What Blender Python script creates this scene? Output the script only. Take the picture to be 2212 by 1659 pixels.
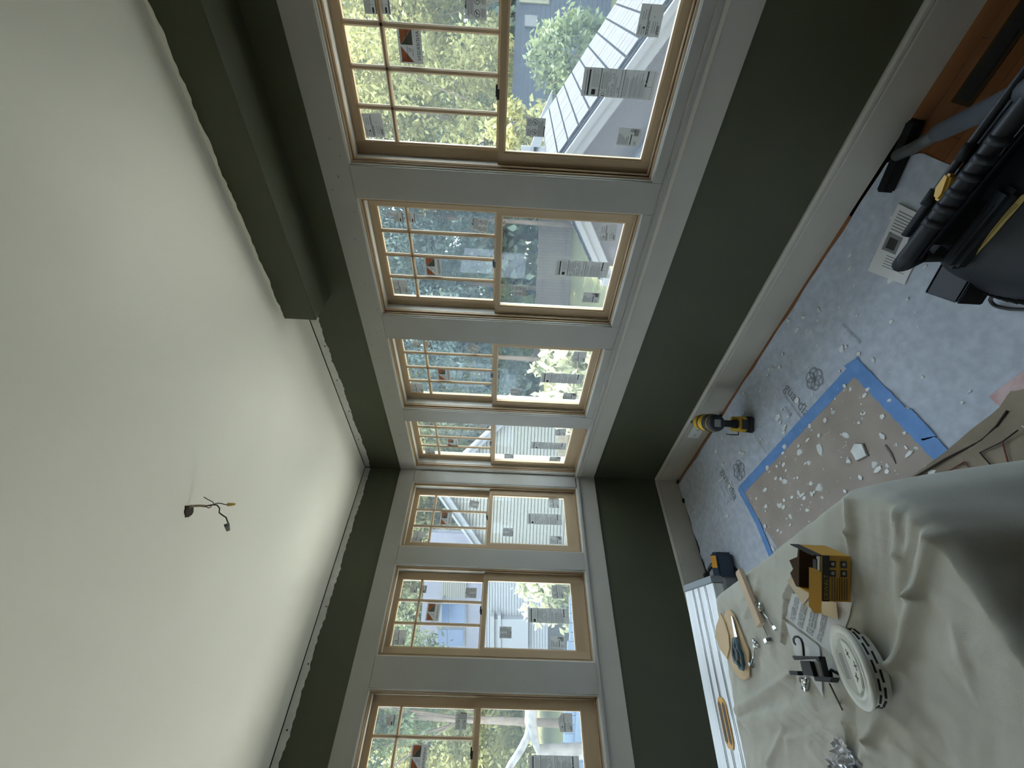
import bpy, bmesh, math, random
import numpy as np
from mathutils import Vector, Matrix
random.seed(7); rng = np.random.default_rng(7)
for o in list(bpy.data.objects): bpy.data.objects.remove(o)
SC = bpy.context.scene
COL = SC.collection
R = math.radians

# ------------------------------------------------------------------ camera (the photo lies on its side: the camera is rolled a quarter turn)
CAM = Vector((2.74348, -1.71932, 1.40336))
FW = Vector((-0.71328815, 0.70049619, -0.0229151))
RT = Vector((0.69910627, 0.71343052, 0.04761644))
UP = Vector((-0.04970347, -0.01794415, 0.99860281))
FPX = 877.018
cd = bpy.data.cameras.new('camera'); cam = bpy.data.objects.new('camera', cd); COL.objects.link(cam)
cd.sensor_fit = 'HORIZONTAL'; cd.sensor_width = 36.0; cd.lens = FPX * 36.0 / 2212.0; cd.clip_start = 0.02; cd.clip_end = 300
X_, Y_, Z_ = -UP, RT, -FW
cam.matrix_world = Matrix(((X_.x, Y_.x, Z_.x, CAM.x), (X_.y, Y_.y, Z_.y, CAM.y), (X_.z, Y_.z, Z_.z, CAM.z), (0, 0, 0, 1)))
SC.camera = cam

# ------------------------------------------------------------------ world, sun, exposure
SKY_STRENGTH = 8.0
SUN_STRENGTH = 19.0
GLASS_T = 0.85
w = bpy.data.worlds.new('sky'); SC.world = w; w.use_nodes = True
bg = w.node_tree.nodes['Background']
bg.inputs[0].default_value = (0.74, 0.86, 1.0, 1); bg.inputs[1].default_value = SKY_STRENGTH
sl = bpy.data.lights.new('sun', 'SUN'); sun = bpy.data.objects.new('sun', sl); COL.objects.link(sun)
sl.energy = SUN_STRENGTH; sl.angle = R(0.6); sl.color = (1.0, 0.92, 0.80)
sun.rotation_euler = Vector((-0.30, 0.22, 0.92)).to_track_quat('Z', 'Y').to_euler()
sun.location = (-6, 5, 20)
SC.view_settings.view_transform = 'Standard'; SC.view_settings.look = 'None'
SC.view_settings.gamma = 1.0; SC.view_settings.use_curve_mapping = False
SC.view_settings.exposure = 0.3

# ------------------------------------------------------------------ pixel -> place (2212 x 1659 frame)
def ray(px, py): return FW + RT * ((1659 - py - 829.5) / FPX) - UP * ((px - 1106) / FPX)
def atz(px, py, z=0.0): d = ray(px, py); return CAM + d * ((z - CAM.z) / d.z)
def atx(px, py, x): d = ray(px, py); return CAM + d * ((x - CAM.x) / d.x)
def aty(px, py, y): d = ray(px, py); return CAM + d * ((y - CAM.y) / d.y)
FH = Vector((FW.x, FW.y, 0)).normalized(); RH = Vector((FH.y, -FH.x, 0))
def atd(px, py, dist): d = ray(px, py); return CAM + d * (dist / d.dot(FH))      # upright plane square to the view, dist metres off

# ------------------------------------------------------------------ materials
MATS = {}
def mat(name, col, rough=0.6, metal=0.0, noise=None, bump=0.0, bscale=200.0, spec=0.5, trans=0.0, alpha=None, col2=None, nscale=5.0, detail=4.0, wave=None, stretch=None, sheen=0.0):
    if name in MATS: return MATS[name]
    m = bpy.data.materials.new(name); m.use_nodes = True; MATS[name] = m
    nt = m.node_tree; b = nt.nodes['Principled BSDF']
    b.inputs['Base Color'].default_value = (*col, 1); b.inputs['Roughness'].default_value = rough; b.inputs['Metallic'].default_value = metal
    b.inputs['Specular IOR Level'].default_value = spec
    tc = nt.nodes.new('ShaderNodeTexCoord'); mp = nt.nodes.new('ShaderNodeMapping'); nt.links.new(tc.outputs['Object'], mp.inputs[0])
    if stretch: mp.inputs['Scale'].default_value = stretch
    if col2:
        if wave:
            t = nt.nodes.new('ShaderNodeTexWave'); t.inputs['Scale'].default_value = wave; t.inputs['Distortion'].default_value = 6; t.inputs['Detail'].default_value = 3; t.inputs['Detail Scale'].default_value = 1.5
            f = t.outputs['Fac']
        else:
            t = nt.nodes.new('ShaderNodeTexNoise'); t.inputs['Scale'].default_value = nscale; t.inputs['Detail'].default_value = detail
            f = t.outputs['Fac']
        nt.links.new(mp.outputs[0], t.inputs['Vector'])
        r = nt.nodes.new('ShaderNodeValToRGB'); r.color_ramp.elements[0].color = (*col, 1); r.color_ramp.elements[1].color = (*col2, 1)
        r.color_ramp.elements[0].position = 0.35; r.color_ramp.elements[1].position = 0.68
        nt.links.new(f, r.inputs[0]); nt.links.new(r.outputs[0], b.inputs['Base Color'])
    if bump:
        n2 = nt.nodes.new('ShaderNodeTexNoise'); n2.inputs['Scale'].default_value = bscale; n2.inputs['Detail'].default_value = 3
        nt.links.new(mp.outputs[0], n2.inputs['Vector'])
        bp = nt.nodes.new('ShaderNodeBump'); bp.inputs['Strength'].default_value = bump; bp.inputs['Distance'].default_value = 0.002
        nt.links.new(n2.outputs['Fac'], bp.inputs['Height']); nt.links.new(bp.outputs[0], b.inputs['Normal'])
    if trans:
        tl = nt.nodes.new('ShaderNodeBsdfTranslucent'); tl.inputs[0].default_value = (*(col2 or col), 1)
        mx = nt.nodes.new('ShaderNodeMixShader'); mx.inputs[0].default_value = trans
        nt.links.new(b.outputs[0], mx.inputs[1]); nt.links.new(tl.outputs[0], mx.inputs[2]); nt.links.new(mx.outputs[0], nt.nodes['Material Output'].inputs[0])
    return m
def glass_mat():
    m = bpy.data.materials.new('window_glass'); m.use_nodes = True; nt = m.node_tree; nt.nodes.clear()
    out = nt.nodes.new('ShaderNodeOutputMaterial')
    tr = nt.nodes.new('ShaderNodeBsdfTransparent'); tr.inputs[0].default_value = (GLASS_T * .97, GLASS_T, GLASS_T * 1.0, 1)
    gl = nt.nodes.new('ShaderNodeBsdfGlossy'); gl.inputs['Roughness'].default_value = 0.02; gl.inputs[0].default_value = (.9, .95, 1, 1)
    tl = nt.nodes.new('ShaderNodeBsdfTranslucent'); tl.inputs[0].default_value = (.66, .82, 1.0, 1)
    m1 = nt.nodes.new('ShaderNodeMixShader'); m1.inputs[0].default_value = 0.022           # dust film on the new panes, its blue tint adding a hazy sky veil
    m2 = nt.nodes.new('ShaderNodeMixShader'); m2.inputs[0].default_value = 0.012
    nt.links.new(tr.outputs[0], m1.inputs[1]); nt.links.new(tl.outputs[0], m1.inputs[2])
    nt.links.new(m1.outputs[0], m2.inputs[1]); nt.links.new(gl.outputs[0], m2.inputs[2]); nt.links.new(m2.outputs[0], out.inputs[0])
    return m
M_glass = glass_mat()
M_green = mat('green_wall_paint', (0.056, 0.062, 0.034), 0.55, bump=.15, bscale=350, col2=(0.062, 0.069, 0.038), nscale=3)
M_ceil = mat('ceiling_paint', (0.86, 0.84, 0.73), 0.8, bump=.1, bscale=300, col2=(0.89, 0.87, 0.76), nscale=2)
M_prime = mat('primer_white', (0.60, 0.58, 0.53), 0.8, bump=.4, bscale=120, col2=(0.70, 0.69, 0.64), nscale=14)
M_trim = mat('primed_trim', (0.345, 0.335, 0.30), 0.55, bump=.06, bscale=300, col2=(0.365, 0.355, 0.32), nscale=6)
M_base = mat('baseboard_paint', (0.42, 0.40, 0.345), 0.5, bump=.06, bscale=300, col2=(0.45, 0.43, 0.37), nscale=5)
M_wood = mat('raw_pine', (0.40, 0.29, 0.175), 0.5, col2=(0.48, 0.36, 0.23), nscale=9, stretch=(1, 1, .08), bump=.08, bscale=80)
M_woodh = mat('raw_pine_rail', (0.38, 0.27, 0.16), 0.5, col2=(0.48, 0.36, 0.22), nscale=9, stretch=(.1, 1, 1), bump=.08, bscale=80)
M_liner = mat('jamb_liner_white', (0.66, 0.67, 0.64), 0.4)
M_dark = mat('dark_gap', (0.012, 0.010, 0.008), 0.9)
M_black = mat('black_plastic', (0.014, 0.015, 0.017), 0.45)
M_floorw = mat('oak_floor', (0.155, 0.055, 0.018), 0.4, col2=(0.23, 0.095, 0.035), nscale=8, stretch=(.08, 1, 1), bump=.06, bscale=60)
M_ink = mat('black_ink', (0.03, 0.03, 0.03), 0.8)
M_inkg = mat('grey_ink', (0.20, 0.21, 0.22), 0.8)

# ------------------------------------------------------------------ mesh builder
class MB:
    def __init__(s): s.v = []; s.f = []
    def add(s, vs, fs):
        n = len(s.v); s.v += [tuple(v) for v in vs]; s.f += [tuple(i + n for i in f) for f in fs]; return s
    def box(s, x0, x1, y0, y1, z0, z1, m=None):
        vs = [(x0, y0, z0), (x1, y0, z0), (x1, y1, z0), (x0, y1, z0), (x0, y0, z1), (x1, y0, z1), (x1, y1, z1), (x0, y1, z1)]
        if m is not None: vs = [m @ Vector(v) for v in vs]
        return s.add(vs, [(0, 3, 2, 1), (4, 5, 6, 7), (0, 1, 5, 4), (1, 2, 6, 5), (2, 3, 7, 6), (3, 0, 4, 7)])
    def prism(s, poly, z0, z1, m=None):
        n = len(poly); vs = [(x, y, z0) for x, y in poly] + [(x, y, z1) for x, y in poly]
        if m is not None: vs = [m @ Vector(v) for v in vs]
        return s.add(vs, [tuple(range(n - 1, -1, -1)), tuple(range(n, 2 * n))] + [(i, (i + 1) % n, n + (i + 1) % n, n + i) for i in range(n)])
    def tube(s, pts, r, seg=8, caps=True):
        pts = [Vector(p) for p in pts]; n = len(pts); rr = r if hasattr(r, '__len__') else [r] * n
        t = (pts[1] - pts[0]).normalized(); up = Vector((0, 0, 1)) if abs(t.z) < .9 else Vector((1, 0, 0)); a = t.cross(up).normalized()
        vs = []
        for i, p in enumerate(pts):
            t = (pts[min(i + 1, n - 1)] - pts[max(i - 1, 0)]).normalized(); a = (a - t * a.dot(t)).normalized(); b = t.cross(a)
            for k in range(seg):
                q = 2 * math.pi * k / seg; vs.append(p + (a * math.cos(q) + b * math.sin(q)) * rr[i])
        fs = [(i * seg + k, i * seg + (k + 1) % seg, (i + 1) * seg + (k + 1) % seg, (i + 1) * seg + k) for i in range(n - 1) for k in range(seg)]
        if caps: fs += [tuple(range(seg - 1, -1, -1)), tuple(range((n - 1) * seg, n * seg))]
        return s.add(vs, fs)
    def lathe(s, prof, seg=32, m=None, sx=1, sy=1):
        vs = [(r * math.cos(2 * math.pi * k / seg) * sx, r * math.sin(2 * math.pi * k / seg) * sy, z) for r, z in prof for k in range(seg)]
        if m is not None: vs = [m @ Vector(v) for v in vs]
        n = len(prof)
        fs = [(i * seg + k, i * seg + (k + 1) % seg, (i + 1) * seg + (k + 1) % seg, (i + 1) * seg + k) for i in range(n - 1) for k in range(seg)]
        fs += [tuple(range(seg - 1, -1, -1)), tuple(range((n - 1) * seg, n * seg))]
        return s.add(vs, fs)
    def quad(s, a, b, c, d): return s.add([a, b, c, d], [(0, 1, 2, 3)])
    def mesh(s, name, material, smooth=False, bevel=0):
        me = bpy.data.meshes.new(name); me.from_pydata(s.v, [], s.f); me.update()
        if bevel:
            bm = bmesh.new(); bm.from_mesh(me); bmesh.ops.recalc_face_normals(bm, faces=bm.faces)
            bmesh.ops.bevel(bm, geom=[e for e in bm.edges if len(e.link_faces) == 2 and e.calc_face_angle(0) > .6], offset=bevel, segments=2, affect='EDGES', clamp_overlap=True)
            bm.to_mesh(me); bm.free()
        for mt in (material if isinstance(material, (list, tuple)) else [material]): me.materials.append(mt)
        if smooth: me.polygons.foreach_set('use_smooth', [True] * len(me.polygons))
        return me
    def build(s, name, material, parent=None, smooth=False, bevel=0):
        return link(name, s.mesh(name, material, smooth, bevel), parent)
def link(name, data, parent=None):
    o = bpy.data.objects.new(name, data); COL.objects.link(o)
    if parent is not None: o.parent = parent
    return o
def tag(o, label=None, cat=None, group=None, kind=None):
    if label: o['label'] = label
    if cat: o['category'] = cat
    if group: o['group'] = group
    if kind: o['kind'] = kind
    return o
def thing(name, label, cat, loc=(0, 0, 0), rz=0, group=None):
    o = link(name, None); o.location = loc; o.rotation_euler = (0, 0, rz); return tag(o, label, cat, group)
def struct(o, label=None, cat=None): o['kind'] = 'structure'; return tag(o, label, cat)
def smooth_angle(o, a=40):
    me = o.data; me.polygons.foreach_set('use_smooth', [True] * len(me.polygons))
    bm = bmesh.new(); bm.from_mesh(me)
    for e in bm.edges: e.smooth = not (len(e.link_faces) == 2 and e.calc_face_angle(0) > R(a))
    bm.to_mesh(me); bm.free(); return o
_txt = {}
def text_verts(body, size=1.0, align='CENTER'):
    k = (body, align)
    if k not in _txt:
        c = bpy.data.curves.new('t', 'FONT'); c.body = body; c.align_x = align; c.align_y = 'CENTER'; c.size = 1; c.resolution_u = 3
        o = bpy.data.objects.new('t', c); COL.objects.link(o); bpy.context.view_layer.update()
        me = bpy.data.meshes.new_from_object(o.evaluated_get(bpy.context.evaluated_depsgraph_get()))
        _txt[k] = ([tuple(v.co) for v in me.vertices], [tuple(p.vertices) for p in me.polygons])
        bpy.data.objects.remove(o); bpy.data.curves.remove(c); bpy.data.meshes.remove(me)
    v, f = _txt[k]; return [(x * size, y * size, 0) for x, y, z in v], f
def add_text(mb, body, size, M, align='CENTER', mirror=False, sx=1.0):
    v, f = text_verts(body, size, align)
    mb.add([M @ Vector((-x * sx if mirror else x * sx, y, z)) for x, y, z in v], f)
def T(x, y, z, rz=0, s=1): return Matrix.Translation((x, y, z)) @ Matrix.Rotation(rz, 4, 'Z') @ Matrix.Scale(s, 4)
def frame(o, xa, ya):
    xa = Vector(xa).normalized(); ya = Vector(ya); za = xa.cross(ya).normalized(); ya = za.cross(xa)
    return Matrix(((xa.x, ya.x, za.x, o[0]), (xa.y, ya.y, za.y, o[1]), (xa.z, ya.z, za.z, o[2]), (0, 0, 0, 1)))
def vnoise(x, y, s=0.0):
    return (math.sin(x * 1.7 + s) * math.cos(y * 2.3 - s * 1.3) + .5 * math.sin(x * 4.1 - y * 3.2 + s * 2) + .33 * math.cos(x * 7.7 + y * 6.1 + s)) / 1.83

# ================================================================== ROOM SHELL
H = 2.44; RX = 5.4; RY = -5.0; WD = 0.006; WT = 0.16
ZT, ZHEAD, ZB, ZS = 2.160, 2.046, 0.657, 0.175
# floor
fb = MB().box(-.1, RX, RY, .1, -.14, -.018); floor = struct(fb.build('floor', mat('subfloor', (.25, .2, .15), .8)))
# walls: local frame (s along, d outward, z); wall B root identity, wall A root turned a quarter so (x = -d, y = s)
def root(name, rz, label=None):
    o = link(name, None); o.rotation_euler = (0, 0, rz); o['kind'] = 'structure'; return o
WB = [(2.177, 2.773), (1.456, 2.052), (0.713, 1.306), (0.022, 0.597)]
WA = [(0.102, 0.598), (0.715, 1.222), (1.370, 1.877)]
def wall(name, s0, s1, opens, rz, zlo, fill_gap=None):
    m = MB()
    if fill_gap: m.box(s0, fill_gap[0], WD, WT, -.02, zlo); m.box(fill_gap[1], s1, WD, WT, -.02, zlo)
    else: m.box(s0, s1, WD, WT, -.02, zlo)
    m.box(s0, s1, WD, WT, ZHEAD + .012, H + .06)
    xs = sorted(opens + ([(fill_gap[0] + .006, fill_gap[1] - .006)] if fill_gap else [])); cur = s0
    for a, b in xs:
        if a - .006 > cur: m.box(cur, a - .006, WD, WT, zlo, ZHEAD + .012)
        cur = b + .006
    m.box(cur, s1, WD, WT, zlo, ZHEAD + .012)
    o = m.build(name, M_green); o.rotation_euler = (0, 0, rz); return struct(o)
wall_right = wall('wall_right', -WT, RX, WB, 0, .79)
wall_left = wall('wall_left', RY, WT - WT, [(-b, -a) for a, b in WA], R(90), .79, (-3.7, -2.75))  # last pair cuts an unseen opening, added to bring in fill daylight
# rest of the room, out of the photo: plain walls without openings
M_plain = M_green
def plain_wall(name, x0, x1, y0, y1, opens, alongx):
    m = MB(); lo, hi = 0.05, 2.36
    def bx(a, b, z0, z1):
        if alongx: m.box(a, b, y0, y1, z0, z1)
        else: m.box(x0, x1, a, b, z0, z1)
    s0, s1 = (x0, x1) if alongx else (y0, y1); cur = s0
    for a, b in opens:
        bx(cur, a, -.02, H + .06); bx(a, b, -.02, lo); bx(a, b, hi, H + .06); cur = b
    bx(cur, s1, -.02, H + .06)
    return struct(m.build(name, M_plain))
plain_wall('wall_rear', -WT, RX + .15, RY - .15, RY, [], True)
plain_wall('wall_side', RX, RX + .15, RY, .16, [], False)
# ceiling with the ragged lamp hole
hc = atz(407, 1104, H); hx, hy = hc.x, hc.y
cm = MB(); q = .12
for a, b, c, d in ((-.02, RX, RY, hy - q), (-.02, RX, hy + q, .02), (-.02, hx - q, hy - q, hy + q), (hx + q, RX, hy - q, hy + q)): cm.quad((a, c, H), (a, d, H), (b, d, H), (b, c, H))
N = 32; outer = []; inner = []
for k in range(N):
    t = 2 * math.pi * k / N; cx, sy = math.cos(t), math.sin(t); m_ = q / max(abs(cx), abs(sy)); outer.append((hx + cx * m_, hy + sy * m_, H))
    rr = .021 * (1 + .22 * math.sin(3 * t + 1) + .16 * math.sin(7 * t)); inner.append((hx + cx * rr, hy + sy * rr * .8, H))
cm.add(outer + inner, [(k, N + k, N + (k + 1) % N, (k + 1) % N) for k in range(N)])
up_ = [(x, y, H + .05) for x, y, z in inner]
ceiling = struct(cm.build('ceiling', M_ceil))
MB().add(inner + up_, [(k, N + k, N + (k + 1) % N, (k + 1) % N) for k in range(N)] + [tuple(range(N, 2 * N))]).build('hole_lining', mat('hole_brown', (.05, .035, .025), .9), ceiling)
# roof slab above, out of view; eaves sized to keep sun off the glass
struct(MB().box(-.60, RX + .4, RY - .4, .50, H + .065, H + .16).build('roof_slab', mat('roof_underside', (.7, .7, .68), .7)))
# soffit box along the right wall
SF = 1.557
sof = struct(MB().box(SF, RX, -.2, WD, 2.285, H + .003).build('soffit', M_green, bevel=.002))
# ragged white ceiling paint on the soffit face
def ragged(n, s0, s1, top, base, amp, d, seed, rz=0, taper=None):
    m = MB(); N = int((s1 - s0) / .012); vs = []
    for i in range(N + 1):
        s = s0 + (s1 - s0) * i / N; t = i / N
        wv = base + amp * (.6 * vnoise(s * 6, 0, seed) + .4 * vnoise(s * 23, 3, seed) + .18 * vnoise(s * 90, 5, seed))
        if taper: wv *= taper(t)
        vs += [(s, d, top), (s, d, top - max(wv, .002))]
    return m.add(vs, [(2 * i, 2 * i + 1, 2 * i + 3, 2 * i + 2) for i in range(N)])
ragged('x', SF, RX, H, .013, .010, -.2015, 1.0).build('ceiling_paint_edge', M_ceil, sof)
# unpainted strip at the top of both walls, with the dark joint above it
ragged('x', .0, SF, H - .006, .043, .014, WD - .0012, 2.0).build('unpainted_strip', M_prime, wall_right)
ra = ragged('x', -4.9, 0, H - .006, .040, .014, WD - .0012, 4.0); ra.build('unpainted_strip', M_prime, wall_left)
def joint(s0, s1, par, seed):
    m = MB(); N = 60; vs = []
    for i in range(N + 1):
        s = s0 + (s1 - s0) * i / N; t = .0035 + .002 * vnoise(s * 9, 1, seed); vs += [(s, WD - .002, H - .0005), (s, WD - .002, H - .001 - max(t, .001))]
    m.add(vs, [(2 * i, 2 * i + 1, 2 * i + 3, 2 * i + 2) for i in range(N)]).build('ceiling_joint', M_dark, par)
joint(.05, SF, wall_right, 1); joint(-4.9, -.42, wall_left, 2)
scr = MB().lathe([(.004, -.001), (.004, .001)], 10).mesh('screw_head', M_dark)
for par, ss in ((wall_right, (1.22, .95, .66, .35)), (wall_left, (-.98, -1.27, -1.55))):
    for s in ss:
        o = link('screw_head', scr, par); o.location = (s, WD - .003, H - .03 - .012 * random.random()); o.rotation_euler = (R(90), 0, 0)

# ------------------------------------------------------------------ casing boards, stool, baseboards
def board(name, s0, s1, z0, z1, rz, d0=-.006, d1=.03, material=None, label=None, bevel=.0015):
    o = MB().box(s0, s1, d0, d1, z0, z1).build(name, material or M_trim, bevel=bevel); o.rotation_euler = (0, 0, rz); o['kind'] = 'structure'
    if label: o['label'] = label
    return o
A90 = R(90)
board('trim_1', 0, RX - .1, ZHEAD, ZT, 0, label='wide primed head casing over the right wall windows')
board('trim_0', .0, .022, .80, ZHEAD - .001, 0, label='thin corner board at the end of the right wall windows')
board('trim_2', -2.13, -.006, ZHEAD, ZT, A90, label='wide primed head casing over the left wall windows')
k = 3
for a, b, t in ((2.052, 2.177, 'nearest right hand window and its neighbour'), (1.306, 1.456, 'second and third windows of the right wall'), (.597, .713, 'corner window and its neighbour on the right wall'), (2.773, 2.95, 'far right end of the window row')):
    board(f'trim_{k}', a, b, .806, ZHEAD - .001, 0, label='flat primed mullion board, ' + t); k += 1
for a, b, t in ((-.102, -.006, 'corner of the left wall'), (-.715, -.598, 'two middle windows of the left wall'), (-1.370, -1.222, 'left wall windows nearest the ladder bench'), (-2.02, -1.877, 'far left end of the row')):
    board(f'trim_{k}', a, b, .80 if a < -.2 else .806, ZHEAD - .001, A90, label='flat primed mullion board, ' + t); k += 1
for a, b in ((.713, 1.306), (1.456, 2.052), (2.177, 2.773)):
    board(f'trim_{k}', a, b, .806, .846, 0, label='narrow primed board under a right wall window'); k += 1
# stools (thin ledge) and aprons
M_stool = mat('stool_cream', (.62, .57, .46), .5)
board(f'trim_{k}', -.006, RX - .2, .786, .806, 0, -.028, .05, M_trim, 'projecting stool ledge below the right wall windows', .004); k += 1
board(f'trim_{k}', -2.13, .006, .782, .800, A90, -.028, .05, M_trim, 'projecting stool ledge below the left wall windows', .004); k += 1
board(f'trim_{k}', 0, RX - .2, .766, .786, 0, -.014, .03, M_stool, 'raw edge strip under the right stool'); k += 1
board(f'trim_{k}', .0, RX - .2, ZB, .766, 0, -.007, .03, M_base, 'apron board below the right wall windows'); k += 1
board(f'trim_{k}', -2.13, -.006, ZB, .782, A90, -.007, .03, M_base, 'apron board below the left wall windows'); k += 1
def baseboard(name, s0, s1, rz, label):
    prof = [(WD, 0), (-.012, 0), (-.012, .143), (-.009, .150), (-.013, .156), (-.012, .166), (-.004, .175), (WD, .175)]
    m = MB(); n = len(prof); m.add([(s0, d, z) for d, z in prof] + [(s1, d, z) for d, z in prof], [(i, (i + 1) % n, n + (i + 1) % n, n + i) for i in range(n)] + [tuple(range(n - 1, -1, -1)), tuple(range(n, 2 * n))])
    o = m.build(name, M_base); o.rotation_euler = (0, 0, rz); return struct(o, label)
baseboard('baseboard_right', 0, RX, 0, 'cream baseboard with a moulded cap along the right wall')
baseboard('baseboard_left', -2.13, -.012, A90, 'cream baseboard with a moulded cap along the left wall')
# nail holes in the boards
nh = MB().lathe([(.0022, -.0004), (.0022, .0004)], 8).mesh('nail_hole', mat('nail_hole_grey', (.12, .12, .11), .9))
for i in range(34):
    s = random.uniform(.05, 2.9); o = link('nail_hole', nh, bpy.data.objects['trim_1']); o.location = (s, -.0064, random.choice((ZHEAD + .02, ZHEAD + .05, ZT - .02)) + random.uniform(-.006, .006)); o.rotation_euler = (R(90), 0, 0)

# ================================================================== WINDOWS
ZU0, ZU1 = 1.467, 2.000          # upper glass
ZL0, ZL1 = .893, 1.443           # lower glass
DU, DL = .095, .060
# shared sticker meshes, drawn in a plane (x right, y up), facing the room
M_stk = mat('sticker_paper', (.64, .65, .64), .6, trans=.24)
M_orange = mat('sticker_orange', (.42, .13, .05), .6, trans=.14)
M_olive = mat('sticker_olive', (.10, .105, .075), .6, trans=.08)
I4 = Matrix.Identity(4)
def sheet_mesh(name, wd, ht, material, cut=0, r=.004):
    x, y = wd / 2, ht / 2
    poly = [(-x, -y), (x, -y), (x, y), (-x, y)]
    if cut: poly = [(-x, -y), (x, -y), (x, y - ht * .25), (x - wd * .3, y), (-x + wd * .35, y * .93), (-x, y * .8)]
    return MB().prism(poly, -.0003, 0).mesh(name, material)
def lines(mb, x0, x1, y, n, dy, h, jitter=.3, M=None):
    for i in range(n):
        e = x1 - (x1 - x0) * random.random() * jitter; mb.add([(x0, y - i * dy, .0004), (e, y - i * dy, .0004), (e, y - i * dy + h, .0004), (x0, y - i * dy + h, .0004)], [(0, 1, 2, 3)])
def rect(mb, x0, x1, y0, y1, z=.0004): mb.add([(x0, y0, z), (x1, y0, z), (x1, y1, z), (x0, y1, z)], [(0, 1, 2, 3)])
def ring(mb, cx, cy, r, wd, z=.0005, seg=20):
    vs = []
    for k_ in range(seg):
        t = 2 * math.pi * k_ / seg; vs += [(cx + math.cos(t) * r, cy + math.sin(t) * r, z), (cx + math.cos(t) * (r - wd), cy + math.sin(t) * (r - wd), z)]
    mb.add(vs, [(2 * i, 2 * ((i + 1) % seg), 2 * ((i + 1) % seg) + 1, 2 * i + 1) for i in range(seg)])
def up0(z=.0005): return Matrix.Translation((0, 0, z))
STK = {}
# maker's sticker: printed to be read from outside, so it shows reversed in here
b_ = sheet_mesh('logo_sheet', .100, .082, M_stk)
o_ = MB(); o_.add([(.044, .034, .0003), (.044, -.006, .0003), (.0435, -.006, .0003)], []); 
def tri(mb, pts, z): mb.add([(x, y, z) for x, y in pts], [tuple(range(len(pts)))])
po = MB(); tri(po, [(.046, .033), (.001, .033), (.046, -.009)], .0004); tri(po, [(-.003, .033), (-.046, .033), (-.046, -.009)], .0004)
pg = MB(); tri(pg, [(.001, .032), (.001, -.009), (.045, -.009)], .0004)
pi = MB(); add_text(pi, 'ANDERSEN', .0155, T(0, -.0285, .0005), mirror=True, sx=1.02); rect(pi, .0455, .0015, .0105, .0118, .0006); rect(pi, -.003, -.046, .0105, .0118, .0006)
ring(pi, -.012, .002, .0045, .0012); lines(pi, -.030, -.006, -.006, 2, .003, .0008); rect(pi, -.046, -.043, .031, .034, .0006); rect(pi, .018, .021, .0335, .0365, .0006)
STK['logo'] = (b_, [('orange_panel', po.mesh('orange_panel', M_orange)), ('olive_panel', pg.mesh('olive_panel', M_olive)), ('lettering', pi.mesh('lettering', M_ink))], .100, .082)
# tall energy label
b_ = sheet_mesh('energy_sheet', .083, .258, M_stk); p = MB()
rect(p, -.038, .036, .104, .110); lines(p, -.037, .036, .1155, 1, .004, .002, .1); rect(p, -.036, -.020, .080, .094)
lines(p, -.014, .036, .094, 5, .005, .0009); rect(p, -.0415, .0415, .066, .0685)
add_text(p, 'ANDERSEN', .0085, T(.008, .0585, .0005)); tri(p, [(-.018, .056), (-.014, .061), (-.014, .056)], .0005)
ring(p, -.033, .052, .0055, .0014); rect(p, -.0385, -.0365, .0465, .0575); rect(p, -.0235, -.0228, .040, .066)
lines(p, -.018, .036, .052, 4, .0035, .0008); rect(p, -.0415, .0415, .0385, .0392)
lines(p, -.037, -.004, .0345, 2, .003, .0008); lines(p, .004, .037, .0345, 2, .003, .0008)
add_text(p, '0.29/1.65', .0095, T(-.019, .0225, .0005)); add_text(p, '0.19', .0095, T(.021, .0225, .0005)); rect(p, -.0415, .0415, .0165, .0172)
lines(p, -.037, .037, .0125, 2, .003, .0008); add_text(p, '0.43', .0095, T(-.019, .001, .0005)); rect(p, -.0415, .0415, -.006, -.0045); rect(p, -.0415, .0415, -.017, -.0150)
lines(p, -.037, .037, -.022, 4, .0034, .0008); lines(p, -.037, .037, -.040, 16, .0036, .0008, .5); rect(p, -.0415, .0415, -.046, -.0455); rect(p, -.0415, .0415, -.062, -.0615); rect(p, -.0415, .0415, -.080, -.0795)
rect(p, -.004, .004, -.099, -.093); rect(p, .006, .040, -.099, -.094); rect(p, -.0415, .0415, -.1005, -.100); rect(p, -.0045, -.0038, -.120, -.093); rect(p, -.0415, .0415, -.120, -.1193)
STK['energy'] = (b_, [('lettering', p.mesh('lettering', M_ink))], .083, .258)
# order label with bar code (its square code is left out)
b_ = sheet_mesh('order_sheet', .060, .086, M_stk); p = MB()
lines(p, -.026, .012, .036, 7, .006, .0016, .5); rect(p, -.026, .010, -.012, -.008)
for i in range(11): rect(p, .016 - .000, .027, .036 - i * .0018 - .040, .0372 - i * .0018 - .040 - (.0004 if i % 3 else 0))
for i in range(12): rect(p, .004 + i * .0019, .004 + i * .0019 + (.0012 if i % 3 else .0007), -.036, -.018)
lines(p, -.026, -.012, -.024, 3, .004, .0012); 
STK['order'] = (b_, [('lettering', p.mesh('lettering', M_ink))], .060, .086)
# caution label with two round pictograms
b_ = sheet_mesh('caution_sheet', .062, .072, M_stk); p = MB()
for cx in (-.016, .016):
    ring(p, cx, .004, .010, .0016); rect(p, cx - .005, cx + .005, .001, .003); tri(p, [(cx - .006, -.002), (cx + .002, .011), (cx + .0035, .010), (cx - .004, -.003)], .0005)
    lines(p, cx - .013, cx + .012, .030, 5, .0034, .0011, .25)
lines(p, -.029, .028, -.010, 6, .0036, .0012, .2); rect(p, -.029, .006, -.034, -.031); rect(p, -.004, .004, -.0355, -.031)
STK['caution'] = (b_, [('lettering', p.mesh('lettering', M_ink))], .062, .072)
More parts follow.
